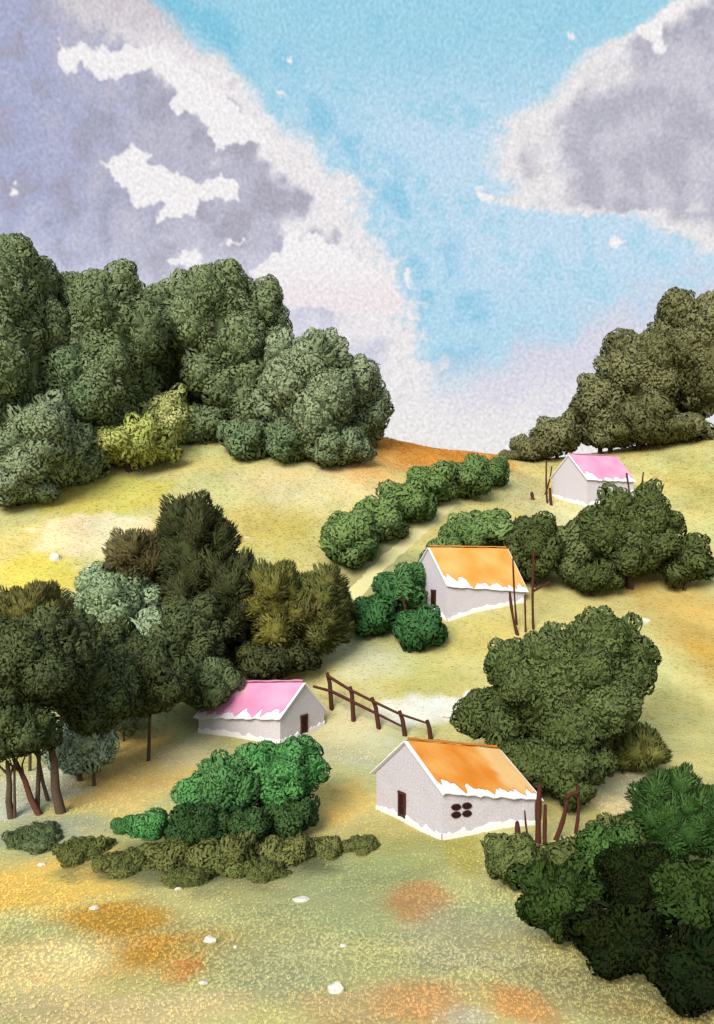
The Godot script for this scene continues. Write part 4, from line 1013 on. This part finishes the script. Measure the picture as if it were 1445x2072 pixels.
	bare_trunk("reddish trunk leaning right under the grove, at the left edge", g, Vector3(-17.2, 3.67, -47.89), Vector3(-18.52, 6.65, -48), 0.16, true)
	bare_trunk("thickest grey trunk under the grove, curving to the right", g, Vector3(-16.12, 3.65, -48.18), Vector3(-16.88, 8, -48.5), 0.24, false)
	bare_trunk("slim straight dark trunk on the right side of the grove", g, Vector3(-16.93, 3.62, -54.02), Vector3(-16.91, 7.48, -53), 0.12, false)
	bare_trunk("dark trunk at the very left edge of the grove", g, Vector3(-18.5, 3.65, -47.4), Vector3(-18.73, 6.66, -47.5), 0.17, false)
	bare_trunk("thin pale trunk between the reddish and the thickest one", g, Vector3(-17.41, 3.75, -49.94), Vector3(-18.24, 7.07, -50), 0.1, false)
	print("leaf triangles ", total)

func bare_trunk(label: String, group: String, foot: Vector3, top: Vector3, r: float, red: bool):
	var o = thing("tree_trunk", label, "tree", foot, group)
	var t = top - foot; var st = new_st()
	var side = t.cross(Vector3.FORWARD).normalized() * r * 0.7
	tube(st, [t * -0.08, t * 0.02, t * 0.3 + side * 0.6, t * 0.6 - side * 0.4, t], [r * 1.5, r * 1.15, r, r * 0.85, r * 0.6], 9)
	var m = surface(Color8(120, 78, 62), 0.95, streak, 0.8, streak, 3.0) if red else bark_mat
	part("trunk", done(st), m, o)
	for k in 2:
		st = new_st(); var e = t * 1.02 + Vector3(0.9 if k == 0 else -1.0, 0.8, 0.3)
		tube(st, [t * (0.62 + 0.14 * k), t * 0.9 + Vector3(0.3 if k == 0 else -0.35, 0, 0.1), e], [r * 0.45, r * 0.32, r * 0.15], 6)
		part("limb", done(st), m, o)

# ================================================================ pale stones in the grass
func stone(at: Vector3, w: float, h: float, label: String):
	var r = RandomNumberGenerator.new(); r.seed = hash(label)
	w *= 0.8; h *= 0.8
	var st = new_st(); var nu = 9; var nv = 6; var P = []
	for j in nv + 1:
		var row = []
		for i in nu:
			var th = PI * j / nv; var ph = TAU * i / nu
			var k = 1.0 + r.randf_range(-0.16, 0.16)
			row.append(Vector3(sin(th) * cos(ph) * w * 0.55 * k, cos(th) * h * 0.5 * k, sin(th) * sin(ph) * w * 0.42 * k))
		P.append(row)
	for i in nu: P[0][i] = P[0][0]; P[nv][i] = P[nv][0]
	for j in nv:
		for i in nu:
			var i2 = (i + 1) % nu
			quad(st, P[j][i], P[j][i2], P[j + 1][i2], P[j + 1][i], P[j][i] + P[j + 1][i2])
	var o = MeshInstance3D.new(); o.name = numbered("white_stone"); o.mesh = done(st); o.material_override = stone_mat; o.position = at + Vector3(0, h * 0.04, 0); o.rotation.y = r.randf() * 0.6 - 0.3
	add_child(o); tag(o, label, "stone", "pale stones in the grass")

func stones():
	stone(Vector3(-28.28, 15.51, -83.11), 1.3, 1.67, "pale square boulder on the upper yellow field")
	stone(Vector3(-24.35, 14.65, -82.05), 2.1, 1.01, "flat white boulder at the edge of the pale grey green tree")
	stone(Vector3(-5.03, 5.29, -30.34), 0.57, 0.44, "whitest stone on the ochre slope at the front")
	stone(Vector3(-0.45, 5.57, -29.42), 0.3, 0.26, "small white stone alone on the olive slope")
	stone(Vector3(-0.57, 6.88, -24.24), 0.57, 0.59, "large pale flat stone near the bottom, beside the orange earth")
	stone(Vector3(-4.32, 6.72, -24.95), 0.33, 0.17, "thin white stone beside the deep orange patch")
	stone(Vector3(-4.09, 5.38, -29.74), 0.17, 0.2, "tiny white pebble right of the whitest stone")
	stone(Vector3(-10.33, 4.4, -34.81), 0.5, 0.31, "white stone on the ochre strip at the left front")
	stone(Vector3(-5.38, 3.62, -47.71), 0.74, 0.37, "white stone lying under the bright green garden bush")
	stone(Vector3(-2.31, 3.89, -36.78), 0.9, 0.29, "long pale stone on the olive slope below the front house")
	stone(Vector3(25.16, 10.45, -77.51), 1.12, 0.6, "white stone by the top of the spreading tree")
	stone(Vector3(8.44, 5.86, -66.59), 1.34, 1.63, "pale jagged rock left of the spreading tree")
	stone(Vector3(6.92, 5.18, -64.55), 1.58, 0.58, "low pale rock at the end of the rail fence")
	stone(Vector3(15.66, 3.71, -48.23), 0.65, 0.91, "pinkish white rock on the pale bank above the thicket")
	stone(Vector3(-14.84, 3.38, -41.78), 0.51, 0.23, "small flat white stone at the left front below the grove")
	stone(Vector3(21.88, 10.01, -76.6), 1.71, 0.68, "white slab just above the spreading tree")
	stone(Vector3(-11.08, 17.36, -89.32), 0.8, 0.4, "small white stone on the ochre slope beside the tallest dark tree")
	stone(Vector3(-7.58, 4.03, -37.52), 0.33, 0.21, "small white stone at the end of the olive scrub")
